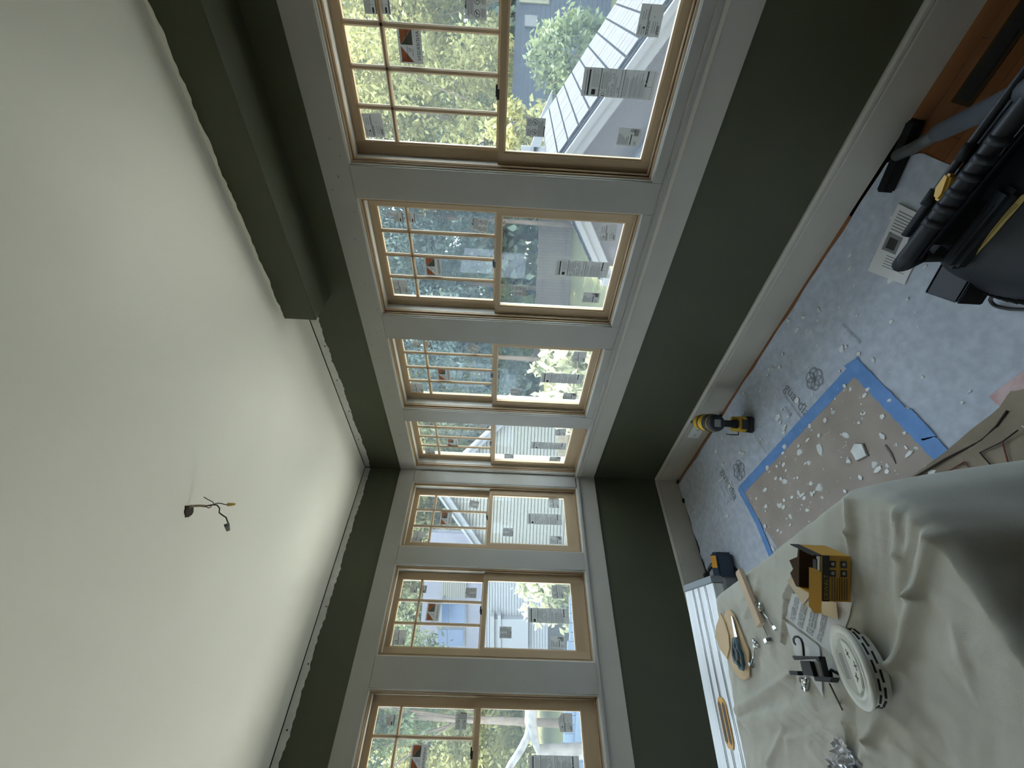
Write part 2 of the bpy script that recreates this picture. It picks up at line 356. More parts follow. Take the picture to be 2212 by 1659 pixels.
# inspection label, plain and torn
def insp(cut):
    b2 = sheet_mesh('inspection_sheet', .080, .076, M_stk, cut); p2 = MB()
    rect(p2, -.036, .036, -.004 + .010, -.002 + .010); lines(p2, -.034, -.010, .030, 3, .008, .0013); lines(p2, .002, .030, .026, 3, .008, .0012)
    rect(p2, -.020, -.015, .014, .020)
    for i in range(14): rect(p2, -.036 + i * .0026, -.036 + i * .0026 + (.0016 if i % 3 else .0008), .000, .005)
    lines(p2, -.030, .004, -.012, 3, .007, .0012); add_text(p2, 'A', .007, T(.010, -.012, .0005))
    for i in range(8): rect(p2, -.034 + i * .0028, -.034 + i * .0028 + (.0019 if i % 2 else .0011), -.033, -.026)
    return (b2, [('lettering', p2.mesh('lettering', M_ink))], .080, .076)
STK['inspection'] = insp(0); STK['torn'] = insp(1)
b_ = sheet_mesh('glazing_sheet', .046, .044, M_stk); p = MB()
lines(p, -.020, .020, .018, 5, .004, .001, .3); rect(p, -.020, -.006, -.010, -.004); rect(p, .000, .0005, -.018, .004); rect(p, -.021, .021, -.019, -.016)
STK['glazing'] = (b_, [('lettering', p.mesh('lettering', M_ink))], .046, .044)
RXUP = Matrix.Rotation(R(90), 4, 'X')   # sheet plane: x along wall, y up, facing -d (the room)

def put_sticker(win, kind, a, z, d, rot=0.0, s=1.0):
    b2, prints, _, _ = STK[kind]
    o = link({'logo': 'maker_sticker', 'energy': 'energy_label', 'order': 'order_label', 'caution': 'caution_label', 'inspection': 'inspection_label', 'torn': 'inspection_label', 'glazing': 'glazing_label'}[kind], b2, win)
    o.matrix_local = Matrix.Translation((a, d, z)) @ RXUP @ Matrix.Rotation(rot, 4, 'Z') @ Matrix.Scale(s, 4)
    for n, me in prints: link(n, me, o)

LOCK = MB().box(-.016, .016, -.010, .004, 0, .010).box(-.006, .030, -.016, -.008, .006, .013).mesh('sash_lock', mat('dark_bronze', (.018, .014, .012), .4))
def window(idx, s0, s1, side, ncol, zbot, stickers, label, lock_f=.5):
    a0, a1 = (s0, s1) if side == 'B' else (-s1, -s0)
    rt = root(f'window_{idx}', 0 if side == 'B' else A90); rt['label'] = label
    zt = ZHEAD
    # jamb frame in three steps
    def rim(name, in0, in1, d0, d1, material):
        m = MB(); b0, b1 = a0 + in0, a1 - in0; c0, c1 = a0 + in1, a1 - in1; t0, t1 = zt - in0, zt - in1; u0, u1 = zbot + in0, zbot + in1
        m.box(b0, c0, d0, d1, u0, t0); m.box(c1, b1, d0, d1, u0, t0); m.box(c0, c1, d0, d1, t1, t0); m.box(c0, c1, d0, d1, u0, u1)
        return m.build(name, material, rt, bevel=.0012)
    rim('jamb_edge', -.004, .005, .004, .15, M_liner)
    rim('jamb_stop', .005, .012, .012, .15, M_wood)
    rim('jamb_liner', .012, .0165, .040, .15, M_liner)
    rim('jamb_track', .0165, .020, .022, .036, M_wood)
    # white outer sill
    MB().add([(a0, .10, zbot + .03), (a1, .10, zbot + .03), (a1, .22, zbot + .005), (a0, .22, zbot + .005), (a0, .10, zbot - .02), (a1, .10, zbot - .02), (a1, .22, zbot - .02), (a0, .22, zbot - .02)], [(0, 1, 2, 3), (4, 7, 6, 5), (0, 4, 5, 1), (3, 2, 6, 7), (0, 3, 7, 4), (1, 5, 6, 2)]).build('outer_sill', M_liner, rt)
    g0, g1 = a0 + .0655 - .005, a1 - .0655 + .005; o0, o1 = a0 + .0185, a1 - .0185
    # upper sash (outside track)
    def sash(name, d, zb, zt2, gb, gt, dp):
        m = MB(); y0, y1 = d - dp, d + dp
        m.box(o0, g0, y0, y1, zb, zt2); m.box(g1, o1, y0, y1, zb, zt2)
        n = len(m.f); m.box(g0, g1, y0, y1, gt, zt2); m.box(g0, g1, y0, y1, zb, gb)
        me = m.mesh(name, [M_wood, M_woodh], bevel=.0)
        for i, pl in enumerate(me.polygons): pl.material_index = 1 if i >= n else 0
        return link(name, me, rt)
    us = sash('upper_sash', DU, ZU0 - .030, zt - .006, ZU0 - .002, ZU1, .015)
    ls = sash('lower_sash', DL, zbot + .014, ZL1 + .022, ZL0, ZL1, .015)
    # glazing bead, bright inner edge
    def bead(par, d, b0, b1, c0, c1):
        t = .007; m = MB()
        for q_ in ((b0, b0 + t, c0, c1), (b1 - t, b1, c0, c1)): m.box(q_[0], q_[1], d - .010, d + .006, q_[2], q_[3])
        m.box(b0 + t, b1 - t, d - .010, d + .006, c0, c0 + t); m.box(b0 + t, b1 - t, d - .010, d + .006, c1 - t, c1)
        m.build('glazing_bead', M_bead, par)
    bead(us, DU, g0, g1, ZU0, ZU1); bead(ls, DL, g0, g1, ZL0, ZL1)
    # muntins: one bar across, the rest upright
    zc = 1.868; mw = .009
    def muntin_v(x, z0, z1):
        m = MB(); prof = [(-mw, 0), (-mw, -.006), (-.004, -.012), (.004, -.012), (mw, -.006), (mw, 0)]
        n = len(prof); m.add([(x + p_[0], DU + p_[1], z0) for p_ in prof] + [(x + p_[0], DU + p_[1], z1) for p_ in prof], [(i, (i + 1) % n, n + (i + 1) % n, n + i) for i in range(n)]); m.build('muntin', M_wood, us)
    def muntin_h(z, x0, x1):
        m = MB(); prof = [(-mw, 0), (-mw, -.006), (-.004, -.012), (.004, -.012), (mw, -.006), (mw, 0)]
        n = len(prof); m.add([(x0, DU + p_[1], z + p_[0]) for p_ in prof] + [(x1, DU + p_[1], z + p_[0]) for p_ in prof], [(i, (i + 1) % n, n + (i + 1) % n, n + i) for i in range(n)]); m.build('muntin', M_woodh, us)
    xs = [g0 + (g1 - g0) * i / ncol for i in range(ncol + 1)]
    muntin_h(zc, g0, g1)
    for x in xs[1:-1]: muntin_v(x, ZU0, ZU1)
    for i in range(ncol):
        for z0, z1 in ((ZU0, zc), (zc, ZU1)):
            MB().box(xs[i], xs[i + 1], DU + .001, DU + .004, z0, z1).build('glass_pane', M_glass, us)
    MB().box(g0, g1, DL + .001, DL + .004, ZL0, ZL1).build('glass_pane', M_glass, ls)
    lk = link('sash_lock', LOCK, rt); lk.location = (a0 + (a1 - a0) * lock_f, DL - .006, ZL1 + .022)
    for kind, px, py, rot in stickers:
        up = px < 1072
        d = (DU if up else DL) - .0012
        P = aty(px, py, d) if side == 'B' else atx(px, py, -d)
        put_sticker(rt, kind, P.x if side == 'B' else P.y, P.z, d, R(rot))
    return rt
M_bead = mat('glazing_bead_pine', (.66, .50, .32), .5)
window(1, *WB[0], 'B', 4, .846, [('logo', 886, 98, 0), ('inspection', 807, 271, 3), ('glazing', 800, 10, 0), ('glazing', 828, 10, 0), ('caution', 1028, 15, 180), ('caution', 1157, 275, 0), ('energy', 1337, 181, 0), ('order', 1358, 296, 0), ('inspection', 1405, 45, 0)], 'double hung pine window nearest the vacuum, seen over the shed roof', .42)
window(2, *WB[1], 'B', 4, .846, [('logo', 935.6, 576, 0), ('inspection', 865, 619, 0), ('glazing', 861, 468.6, 0), ('glazing', 887, 469.7, 0), ('caution', 1037, 487, 172), ('caution', 1124.6, 628.5, 0), ('energy', 1257, 581, 0), ('order', 1277, 643, 0), ('torn', 1313, 503, 6)], 'double hung pine window second from the vacuum, lawn and fence outside', .5)
window(3, *WB[2], 'B', 4, .846, [('logo', 959, 809, 0), ('inspection', 901, 837.6, 0), ('glazing', 900, 744, 0), ('glazing', 924, 744, 0), ('caution', 1022, 752.5, 150), ('caution', 1114.4, 846.5, 0), ('energy', 1214, 817.6, 0), ('order', 1230.8, 856, 0), ('inspection', 1251.6, 770.8, 0)], 'double hung pine window with the leafy shrub close outside', .5)
window(4, *WB[3], 'B', 4, .800, [('logo', 977.5, 956.8, 0), ('inspection', 928.6, 974.4, 0), ('glazing', 927, 914, 0), ('caution', 1040.4, 917, 180), ('caution', 1099.5, 985.3, 0), ('energy', 1185, 963, 0), ('order', 1199, 991.4, 0), ('torn', 1210.8, 933.6, 4)], 'double hung pine window in the corner of the right wall', .5)
window(5, *WA[0], 'A', 3, .800, [('logo', 963, 1120, 0), ('inspection', 903, 1158.7, -10), ('caution', 1023.8, 1089.8, 172), ('caution', 1097, 1149.4, 0), ('energy', 1176, 1121.6, 0), ('order', 1201, 1167, 0), ('inspection', 1196.7, 1087, 0)], 'double hung pine window in the corner of the left wall', .5)
window(6, *WA[1], 'A', 3, .800, [('logo', 935.3, 1322, 0), ('inspection', 862.9, 1376.9, 0), ('glazing', 893.8, 1272.7, 0), ('glazing', 914, 1272.7, 0), ('caution', 1017.5, 1280.8, 180), ('caution', 1092, 1366, 0), ('energy', 1184.9, 1330, 0), ('order', 1204.4, 1387, 0), ('inspection', 1204.7, 1278.7, 0)], 'double hung pine window in the middle of the left wall', .5)
window(7, *WA[2], 'A', 3, .800, [('logo', 904, 1636, 0), ('glazing', 844, 1555.5, 0), ('caution', 996, 1557.7, 90), ('energy', 1197, 1656, 0), ('torn', 1221.6, 1561, 0)], 'double hung pine window cut by the photo edge on the left wall', .5)

# ================================================================== FLOOR COVERINGS
# oak planks where the paper stops, and the strip along the right wall
pw = .082; y = -.0
row = 0
while y > -1.0:
    x = 2.10 - (row % 3) * .23
    while x < 3.6:
        L = random.choice((.62, .8, 1.0)); o = MB().box(x + .0008, x + L - .0008, y - pw + .0008, y - .0008, -.018, 0).build('floor_plank', M_floorw, floor); x += L
    y -= pw; row += 1
x = -.05
while x < 2.0:
    o = MB().box(x + .0008, x + .5 - .0008, -.085, -.0008, -.018, 0).build('floor_plank', M_floorw, floor); x += .5
# floor register let into the planks
vt = thing('floor_register', 'black louvred floor vent set in the oak boards beside the vacuum wand', 'vent', (2.645, -.165, .0))
MB().box(-.13, .13, -.040, .040, .0003, .003).build('frame', mat('register_brass', (.07, .045, .018), .45, .6), vt, bevel=.001)
MB().box(-.118, .118, -.028, .028, .0032, .004).build('grille_plate', M_black, vt)
for i in range(15):
    MB().box(-.112 + i * .0155, -.104 + i * .0155, -.025, .025, .0042, .0062).build('louvre', M_black, vt)

def wrinkle_grid(x0, x1, y0, y1, nx, ny, z, ridges, noise=.0012, edge=None, seed=0.0):
    """sheet with creases: ridges = (p, q, height, width)"""
    m = MB(); vs = []
    for j in range(ny + 1):
        for i in range(nx + 1):
            u, v = i / nx, j / ny; xx = x0 + (x1 - x0) * u; yy = y0 + (y1 - y0) * v
            if edge: xx, yy = edge(xx, yy, u, v)
            h = noise * (1 + vnoise(xx * 5, yy * 5, seed)) * .5
            for (p, q_, hh, ww) in ridges:
                dx, dy = q_[0] - p[0], q_[1] - p[1]; L2 = dx * dx + dy * dy
                t = max(0, min(1, ((xx - p[0]) * dx + (yy - p[1]) * dy) / L2)); ex, ey = xx - p[0] - t * dx, yy - p[1] - t * dy
                h += hh * math.exp(-(ex * ex + ey * ey) / (ww * ww)) * (.35 + .65 * math.sin(math.pi * min(max(t, .05), .95)))
            vs.append((xx, yy, z + h))
    m.add(vs, [(j * (nx + 1) + i, j * (nx + 1) + i + 1, (j + 1) * (nx + 1) + i + 1, (j + 1) * (nx + 1) + i) for j in range(ny) for i in range(nx)])
    return m
def zp(px, py): p_ = atz(px, py, 0); return (p_.x, p_.y)
rid = []
for a, b, h_, w_ in [((1815, 905), (1965, 790), .004, .010), ((2060, 650), (1935, 800), .004, .010), ((1930, 800), (1880, 840), .003, .008), ((2180, 640), (2010, 700), .003, .008),
                     ((1510, 1240), (1530, 1110), .012, .018), ((1530, 1180), (1560, 1110), .006, .010), ((1545, 1150), (1600, 1110), .005, .009), ((1570, 1130), (1640, 1125), .004, .008),
                     ((1700, 715), (1830, 700), .003, .012), ((1990, 640), (2130, 590), .003, .008)]:
    rid.append((zp(*a), zp(*b), h_, w_))
def ed(x_, y_, u, v):
    if v > .999: y_ += -.012 + .010 * vnoise(x_ * 4, 1, 3) - (.028 * math.exp(-((x_ - .42) / .30) ** 2))
    if u < .001: x_ += .010 * vnoise(y_ * 5, 2, 1) + (.05 * math.exp(-((y_ + .62) / .12) ** 2) if y_ > -1.1 else 0)
    if u > .985: x_ += .012 * vnoise(y_ * 3, 2, 2) + .085 * min(1, max(0, -y_ / .15)) - .02
    return x_, y_
fp = wrinkle_grid(.016, 2.31, -3.4, -.022, 150, 200, .0012, rid, .0018, ed, 1.0)
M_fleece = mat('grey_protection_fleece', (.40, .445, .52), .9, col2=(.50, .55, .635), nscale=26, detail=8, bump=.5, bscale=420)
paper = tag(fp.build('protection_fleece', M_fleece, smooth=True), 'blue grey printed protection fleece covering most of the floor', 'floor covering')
# print on the fleece
def floor_frame(pa, pb, pu):
    a, b, u_ = atz(*pa, 0), atz(*pb, 0), atz(*pu, 0); c = (a + b) / 2; c.z = .0042
    return frame(c, b - a, (u_ - c) - Vector((0, 0, (u_ - c).z))), (b - a).length
def word(body, pa, pb, pu, fill=1.0, mt=None, name='lettering', lift=0):
    M_, L = floor_frame(pa, pb, pu); v, f = text_verts(body, 1.0); wd = max(p_[0] for p_ in v) - min(p_[0] for p_ in v)
    m = MB(); add_text(m, body, L / wd * fill, M_ @ Matrix.Translation((0, 0, lift))); return m.build(name, mt or M_inkg, paper)
def knot(pc, pr, M_):
    c = atz(*pc, 0); r = (atz(*pr, 0) - c).length; m = MB(); c.z = .0045
    for k_ in range(6):
        t = k_ * math.pi / 3; cx, cy = c.x + math.cos(t) * r * .52, c.y + math.sin(t) * r * .52
        for rr in (.46, .36):
            pts = [(cx + math.cos(q_ * math.pi / 12) * r * rr, cy + math.sin(q_ * math.pi / 12) * r * rr, c.z) for q_ in range(25)]
            m.tube(pts, .0009, 4)
    return m.build('knot_emblem', M_inkg, paper, smooth=True)
word('guardia', (1699, 833), (1748, 897), (1761, 819)); knot((1761, 819), (1761, 793), None)
word('SURFACE PROTECTION', (1695, 851), (1733, 905), (1720, 850)); word('anatolia', (1697, 876), (1713, 899), (1735, 870), .9)
word('guardia', (1561, 1013), (1591, 1078), (1598, 1016)); knot((1598, 1016), (1598, 993), None)
word('SURFACE PROTECTION', (1557, 1026), (1582, 1080), (1590, 1030)); word('anatolia', (1559, 1048), (1568, 1072), (1590, 1048), .9)
word('DISCOVER MORE', (1822, 700), (1862, 741), (1862, 700)); word('DISCOVER MORE', (1632, 938), (1656, 979), (1658, 945))
# kraft sheet and blue tape
KR = [zp(1850, 800), zp(1606, 1062), zp(1672, 1185), zp(1640, 1260), zp(2050, 1100), zp(2035, 985)]
M_kraft = mat('brown_builders_paper', (.30, .255, .225), .85, col2=(.36, .31, .28), nscale=7, bump=.15, bscale=250)
ks = MB().prism([(1.73, -.49), (.72, -.505), (.80, -.85), (.82, -1.4), (1.80, -1.4), (1.745, -.96)][::-1], .0046, .0054)
tag(ks.build('builders_paper', M_kraft), 'brown builders paper rectangle taped over the fleece, spotted with plaster', 'paper sheet')
M_tape = mat('blue_tape', (.085, .22, .50), .6, col2=(.13, .28, .58), nscale=12, bump=.1, bscale=200)
def tape(pts, wd, z, label, seed):
    m = MB(); L = []
    N_ = 40
    P_ = [Vector((*p_, 0)) for p_ in pts]
    for i in range(N_ + 1):
        t = i / N_ * (len(P_) - 1); k_ = min(int(t), len(P_) - 2); c = P_[k_].lerp(P_[k_ + 1], t - k_); d = (P_[k_ + 1] - P_[k_]).normalized(); n_ = Vector((-d.y, d.x, 0))
        r1 = wd / 2 * (1 + .10 * vnoise(i * .9, 1, seed)); r2 = wd / 2 * (1 + .12 * vnoise(i * .8, 4, seed))
        e = (.012 * random.random() if i in (0, N_) else 0)
        L += [tuple(c + n_ * r1 + d * e) [:2], tuple(c - n_ * r2 - d * e)[:2]]
    top = [(x_, y_, z + .0006) for x_, y_ in L]; bot = [(x_, y_, z) for x_, y_ in L]; n_ = len(L)
    fs = [(2 * i, 2 * i + 1, 2 * i + 3, 2 * i + 2) for i in range(N_)] + [(n_ + 2 * i, n_ + 2 * i + 2, n_ + 2 * i + 3, n_ + 2 * i + 1) for i in range(N_)] + [(2 * i, 2 * i + 2, n_ + 2 * i + 2, n_ + 2 * i) for i in range(N_)] + [(2 * i + 1, n_ + 2 * i + 1, n_ + 2 * i + 3, 2 * i + 3) for i in range(N_)]
    o = m.add(top + bot, fs).build('tape_strip', M_tape); return tag(o, label, 'tape', 'blue tape strips around the builders paper')
tape([zp(1862, 782), zp(1600, 1062)], .052, .0056, 'long blue tape strip on the side of the builders paper facing the drill', 1)
tape([zp(1840, 782), zp(1935, 880), zp(2038, 985)], .058, .0064, 'paint spotted blue tape strip on the builders paper end towards the vacuum', 2)
tape([zp(1960, 890), zp(2010, 945)], .045, .0072, 'short doubled blue tape piece beside the rug edge', 5)
tape([zp(1600, 1055), zp(1640, 1130), zp(1668, 1200)], .038, .0066, 'narrow blue tape strip at the corner end of the builders paper', 3)
# rug with line pattern
M_rug = mat('tan_rug', (.27, .225, .165), .95, col2=(.20, .165, .125), nscale=9, detail=6, bump=.6, bscale=500)
def rug_edge(x_, y_, u, v):
    if v > .6: y_ += .03 * math.exp(-((x_ - 2.02) / .05) ** 2) * (v - .6) * 2.5
    return x_, y_
rm = wrinkle_grid(1.15, 2.62, -2.6, -.955, 60, 80, .0065, [((1.99, -.955), (1.80, -.965), .018, .030), ((2.02, -.93), (2.02, -1.05), .020, .03)], .001, rug_edge, 3)
rug = tag(rm.build('patterned_rug', M_rug, smooth=True), 'tan patterned rug with dark border lines partly under the table cloth', 'rug')
M_rl = mat('rug_dark_line', (.035, .025, .02), .95); M_rr = mat('rug_red', (.21, .07, .06), .95, bump=.4, bscale=400)
def rline(pts, r, mt=M_rl, z=.012):
    MB().tube([(x_, y_, z + .006 * math.exp(-((x_ - 1.97) / .06) ** 2)) for x_, y_ in pts], r, 6).build('pattern_line', mt, rug, smooth=True)
rline([zp(2190, 888), zp(2165, 920), zp(2130, 950), zp(2110, 962), zp(2050, 992), zp(1960, 1045), zp(1900, 1080)], .0035)
rline([zp(2092, 998), zp(2050, 1022), zp(2000, 1050)], .002, M_rr); rline([zp(2092, 998), zp(2130, 1050)], .002, M_rr)
rline([zp(2212, 930), zp(2175, 955), zp(2125, 978), zp(2180, 1040)], .002); rline([zp(2175, 955), zp(2195, 1030)], .002, M_rr)
MB().prism([(x_, y_) for x_, y_ in (zp(2078, 1045), zp(2100, 1030), zp(2118, 1048), zp(2090, 1062))][::-1], .0085, .0105).build('red_motif', M_rr, rug)
# pale pink cloth corner poking out past the curled rug
pkc = wrinkle_grid(1.955, 2.16, -1.02, -.905, 14, 10, .006, [((1.99, -.93), (2.12, -.95), .018, .02)], .004, None, 2)
tag(pkc.build('pink_cloth', mat('pink_cloth', (.45, .28, .28), .9, col2=(.55, .42, .42), nscale=20), smooth=True), 'pale pink cloth corner beside the curled end of the rug', 'cloth')

# plaster chips and crumbs
M_plaster = mat('plaster_white', (.74, .76, .76), .9, bump=.5, bscale=180, col2=(.62, .64, .64), nscale=30)
chip_meshes = []
for k_ in range(7):
    n_ = random.randint(7, 11); poly = []
    for i in range(n_):
        t = 2 * math.pi * i / n_; r = 1 + .55 * (random.random() - .5); poly.append((math.cos(t) * r, math.sin(t) * r * .72))
    m = MB(); m.add([(x_, y_, 0) for x_, y_ in poly] + [(x_ * .8, y_ * .8, .16) for x_, y_ in poly], [tuple(range(n_, 2 * n_))] + [(i, (i + 1) % n_, n_ + (i + 1) % n_, n_ + i) for i in range(n_)])
    chip_meshes.append(m.mesh('plaster_chip', M_plaster))
CH = [(1697, 965, 7), (1730, 978, 9), (1775, 970, 14), (1750, 1000, 6), (1893, 1003, 10), (1772, 1055, 11), (1698, 1040, 8), (1728, 1065, 6), (1686, 1092, 7), (1746, 1102, 6), (1710, 1115, 6), (1660, 1010, 7), (1803, 890, 6), (1830, 940, 9), (1752, 920, 6), (1840, 840, 5),
      (1925, 865, 6), (1962, 885, 7), (1768, 693, 5), (1820, 753, 9), (1888, 778, 6), (1704, 693, 6), (1737, 685, 6), (1770, 670, 7), (1995, 815, 5), (1940, 960, 5), (1920, 1005, 6), (1983, 968, 5), (1668, 795, 5), (1695, 718, 3), (1500, 1095, 3), (1600, 978, 5), (1502, 1107, 3), (1690, 1150, 4), (1672, 1185, 6), (1780, 1075, 4), (1648, 743, 4)]
chips = []
for i, (px, py, r) in enumerate(CH):
    p_ = atz(px, py, 0); dep = (p_ - CAM).dot(FW); o = link('plaster_chip', chip_meshes[i % 7]); s = r / FPX * dep * 1.05
    onp = .72 < p_.x < 1.74 and -1.35 < p_.y < -.5
    o.location = (p_.x, p_.y, .0056 if onp else .0034); o.scale = (s, s, max(s, .006) * 1.0); o.rotation_euler = (0, 0, random.random() * 6.3)
    chips.append((onp, math.hypot(p_.x, p_.y), o))
ORD = ['nearest', 'second nearest', 'third nearest', 'fourth nearest', 'fifth nearest', 'sixth nearest', 'seventh nearest', 'eighth nearest', 'ninth nearest', 'tenth nearest', 'eleventh nearest', 'twelfth nearest', 'thirteenth nearest', 'fourteenth nearest', 'fifteenth nearest', 'sixteenth nearest', 'seventeenth nearest', 'eighteenth nearest', 'nineteenth nearest', 'twentieth nearest', 'twenty first nearest', 'twenty second nearest', 'twenty third nearest', 'twenty fourth nearest', 'twenty fifth nearest', 'twenty sixth nearest']
for onp in (True, False):
    for k_, (_, _, o) in enumerate(sorted([c for c in chips if c[0] == onp], key=lambda c: c[1])):
        tag(o, 'white plaster chip on the ' + ('brown builders paper' if onp else 'grey fleece') + ', ' + ORD[k_] + ' to the room corner', 'plaster', 'plaster chips')
# bigger flake of drywall with a torn paper rim, and a plaster sliver
p_ = atz(1862, 976, 0); fl = thing('drywall_flake', 'square drywall flake with a torn brown paper rim on the builders paper', 'debris', (p_.x, p_.y, .0057))
MB().prism([(-0.0297, -0.0198), (0.0198, -0.0297), (0.0317, 0.0132), (0.0066, 0.0330), (-0.0264, 0.0211)], 0, .010).build('plaster_core', M_plaster, fl)
MB().prism([(-0.0330, -0.0224), (0.0218, -0.0330), (0.0350, 0.0145), (0.0073, 0.0370), (-0.0297, 0.0231)], -.0004, .003).build('paper_face', mat('torn_paper', (.20, .15, .11), .9), fl)
a, b = zp(1915, 962), zp(1940, 1002); d_ = Vector((b[0] - a[0], b[1] - a[1], 0)); n_ = Vector((-d_.y, d_.x, 0)).normalized() * .006
tag(MB().prism([(a[0], a[1]), (a[0] + n_.x, a[1] + n_.y), ((a[0] + b[0]) / 2 + n_.x * 1.4, (a[1] + b[1]) / 2 + n_.y * 1.4), (b[0], b[1])][::-1], .0057, .009).build('paper_sliver', mat('grey_sliver', (.16, .14, .13), .9)), 'narrow grey sliver beside the large plaster lump', 'debris')
cr = MB()
for i in range(520):
    if i < 300: x_, y_ = random.uniform(.76, 1.72), random.uniform(-1.3, -.52); zz = .0055
    elif i < 420: x_, y_ = random.gauss(1.25, .45), random.uniform(-.5, -.08); zz = .0032
    else: x_, y_ = random.uniform(.3, 2.1), random.uniform(-1.2, -.1); zz = .0032
    if not (.1 < x_ < 2.2): continue
    r = random.choice((.0025, .003, .003, .004, .006, .009, .013)); n_ = 5; q1, q2 = random.uniform(.5, 1.6), random.uniform(.4, 1.2); t0 = random.random() * 6
    pts = [(x_ + math.cos(t0 + k_ * 1.257) * r * q1 * random.uniform(.6, 1.3), y_ + math.sin(t0 + k_ * 1.257) * r * q2 * random.uniform(.6, 1.2)) for k_ in range(n_)]
    cr.prism(pts, zz, zz + r * .35)
tag(cr.build('plaster_crumbs', M_plaster), 'fine white plaster crumbs and smears strewn over the floor covering', 'debris', kind='stuff')
# black rubber spacers by the skirting
for i, (p_, rz, l) in enumerate(((aty(1455, 1040, -.02), .3, 'black shim wedge on the floor right in the room corner'), (atx(1470, 1083, .02), 1.2, 'black shim wedge against the left baseboard'), (aty(1543, 899, -.02), .1, 'black shim wedge behind the drill by the right baseboard'))):
    o = MB().prism([(-.016, -.006), (.016, -.006), (.018, .004), (.004, .008), (-.014, .006)], 0, .014).build('shim_wedge', M_black, bevel=.001); o.location = (max(p_.x, .03), min(p_.y, -.03), .004); o.rotation_euler = (0, 0, rz); tag(o, l, 'shim', 'black shims')
# outlet in the right baseboard
ot = thing('wall_outlet', 'white double outlet plate set sideways in the right baseboard behind the drill', 'outlet', (.63, -.0125, .088))
MB().box(-.062, .062, -.005, 0, -.038, .038).build('cover_plate', mat('outlet_white', (.66, .67, .66), .4), ot, bevel=.002)
for sx in (-.028, .028):
    rc = MB().box(sx - .018, sx + .018, -.0075, -.0052, -.015, .015).build('receptacle', mat('outlet_white', (.66, .67, .66), .4), ot, bevel=.002)
    MB().box(sx - .007, sx - .003, -.0079, -.0076, .001, .009).box(sx - .007, sx - .003, -.0079, -.0076, -.009, -.001).box(sx + .004, sx + .009, -.0079, -.0076, -.003, .003).build('slot', M_dark, rc)

# ================================================================== CEILING WIRES
cw = thing('ceiling_wires', 'bare lamp wires with two connectors hanging from the ceiling hole', 'wires', (hx, hy, H))
D0 = (hc - CAM).dot(FH)
def cp(px, py, dd=0.0): p_ = atd(px, py, D0 + dd); return p_ - Vector((hx, hy, H))
c3 = lambda a, b: (360 + a * .0904, 1040 + b * .0904)
def wire(pts, r, name, mt, off=0): return MB().tube([cp(*c3(*q_), off) for q_ in pts], r, 8).build(name, mt, cw, smooth=True)
M_copper = mat('cable_sheath', (.28, .20, .09), .6, col2=(.42, .38, .30), nscale=60); M_wire = mat('wire_dark', (.05, .042, .035), .6); M_wireg = mat('wire_bare', (.16, .12, .085), .5)
wire([(530, 640), (580, 590), (680, 585), (800, 580), (900, 588), (935, 592)], .0042, 'cable_sheath', M_copper)
wire([(930, 590), (1040, 575), (1120, 545), (1220, 520), (1300, 525), (1370, 548), (1460, 552)], .0016, 'thin_wire', M_wire)
wire([(930, 588), (1080, 560), (1200, 562), (1265, 640), (1255, 745), (1330, 805), (1420, 860), (1470, 1000)], .0022, 'black_wire', M_wire, .004)
wire([(930, 600), (1010, 638), (1050, 615), (1080, 570), (1125, 545), (1105, 490), (1050, 465), (980, 430), (890, 372)], .0015, 'bare_wire', M_wireg, -.003)
wire([(1455, 552), (1475, 552), (1560, 548), (1635, 542)], [.0055, .0062, .005, .0035], 'yellow_connector', mat('connector_yellow', (.62, .48, .13), .5))
wire([(1432, 1010), (1445, 1060), (1475, 1180)], [.0085, .0078, .0055], 'grey_connector', mat('connector_grey', (.16, .17, .15), .5))
MB().lathe([(.020, -.004), (.023, .002), (.016, .012)], 14, sy=.8).build('torn_paper_rim', mat('hole_brown', (.05, .035, .025), .9), cw)

# ================================================================== DRILL
dr = thing('cordless_drill', 'yellow and black cordless drill standing on its battery by the right baseboard', 'drill', (1.005, -.245, .0045), math.atan2(.645, -.76))
M_yel = mat('drill_yellow', (.62, .40, .035), .45); M_nav = mat('dark_navy_plastic', (.022, .026, .034), .5); M_gr = mat('label_grey', (.28, .29, .28), .5)
MB().box(-.060, .060, -.040, .040, 0, .030).build('battery', M_black, dr, bevel=.006)
bt = MB().box(-.058, .052, -.038, .038, .030, .066).build('battery_top', M_yel, dr, bevel=.008)
MB().box(-.0595, -.057, -.024, .024, .030, .062).build('label', M_black, bt)
MB().box(-.045, .010, -.022, .022, .066, .085).build('handle_foot', M_black, dr, bevel=.006)
MB().prism([(-.028, -.017), (.022, -.017), (.022, .017), (-.028, .017)], .08, .17, Matrix.Shear('XY', 4, (.08, 0))).build('handle', M_black, dr, bevel=.007)
MB().box(.026, .040, -.007, .007, .135, .165).build('trigger', M_black, dr, bevel=.003)
XR = Matrix.Translation((0, 0, .200)) @ Matrix.Rotation(R(90), 4, 'Y')
MB().lathe([(.030, -.085), (.040, -.080), (.042, -.058)], 20, XR).build('rear_cap', M_nav, dr, True)
MB().lathe([(.0425, -.058), (.0435, .0), (.043, .050), (.038, .090), (.030, .100)], 20, XR).build('motor_housing', M_yel, dr, True)
MB().lathe([(.0445, -.050), (.0452, -.030), (.0445, -.012)], 20, XR).build('rubber_grip', M_nav, dr, True)
MB().lathe([(.0445, .030), (.0440, .042)], 20, XR).build('collar_band', M_black, dr, True)
MB().lathe([(.026, .098), (.028, .106), (.024, .128), (.021, .131), (.017, .148), (.010, .152)], 16, XR).build('chuck', M_black, dr, True)
MB().lathe([(.006, .150), (.006, .172), (.008, .173), (.008, .182)], 8, XR).build('driver_bit', mat('steel_dark', (.12, .12, .12), .35, .9), dr, True)
MB().box(-.0875, -.0855, -.018, .018, .185, .215).build('name_plate', M_gr, dr)
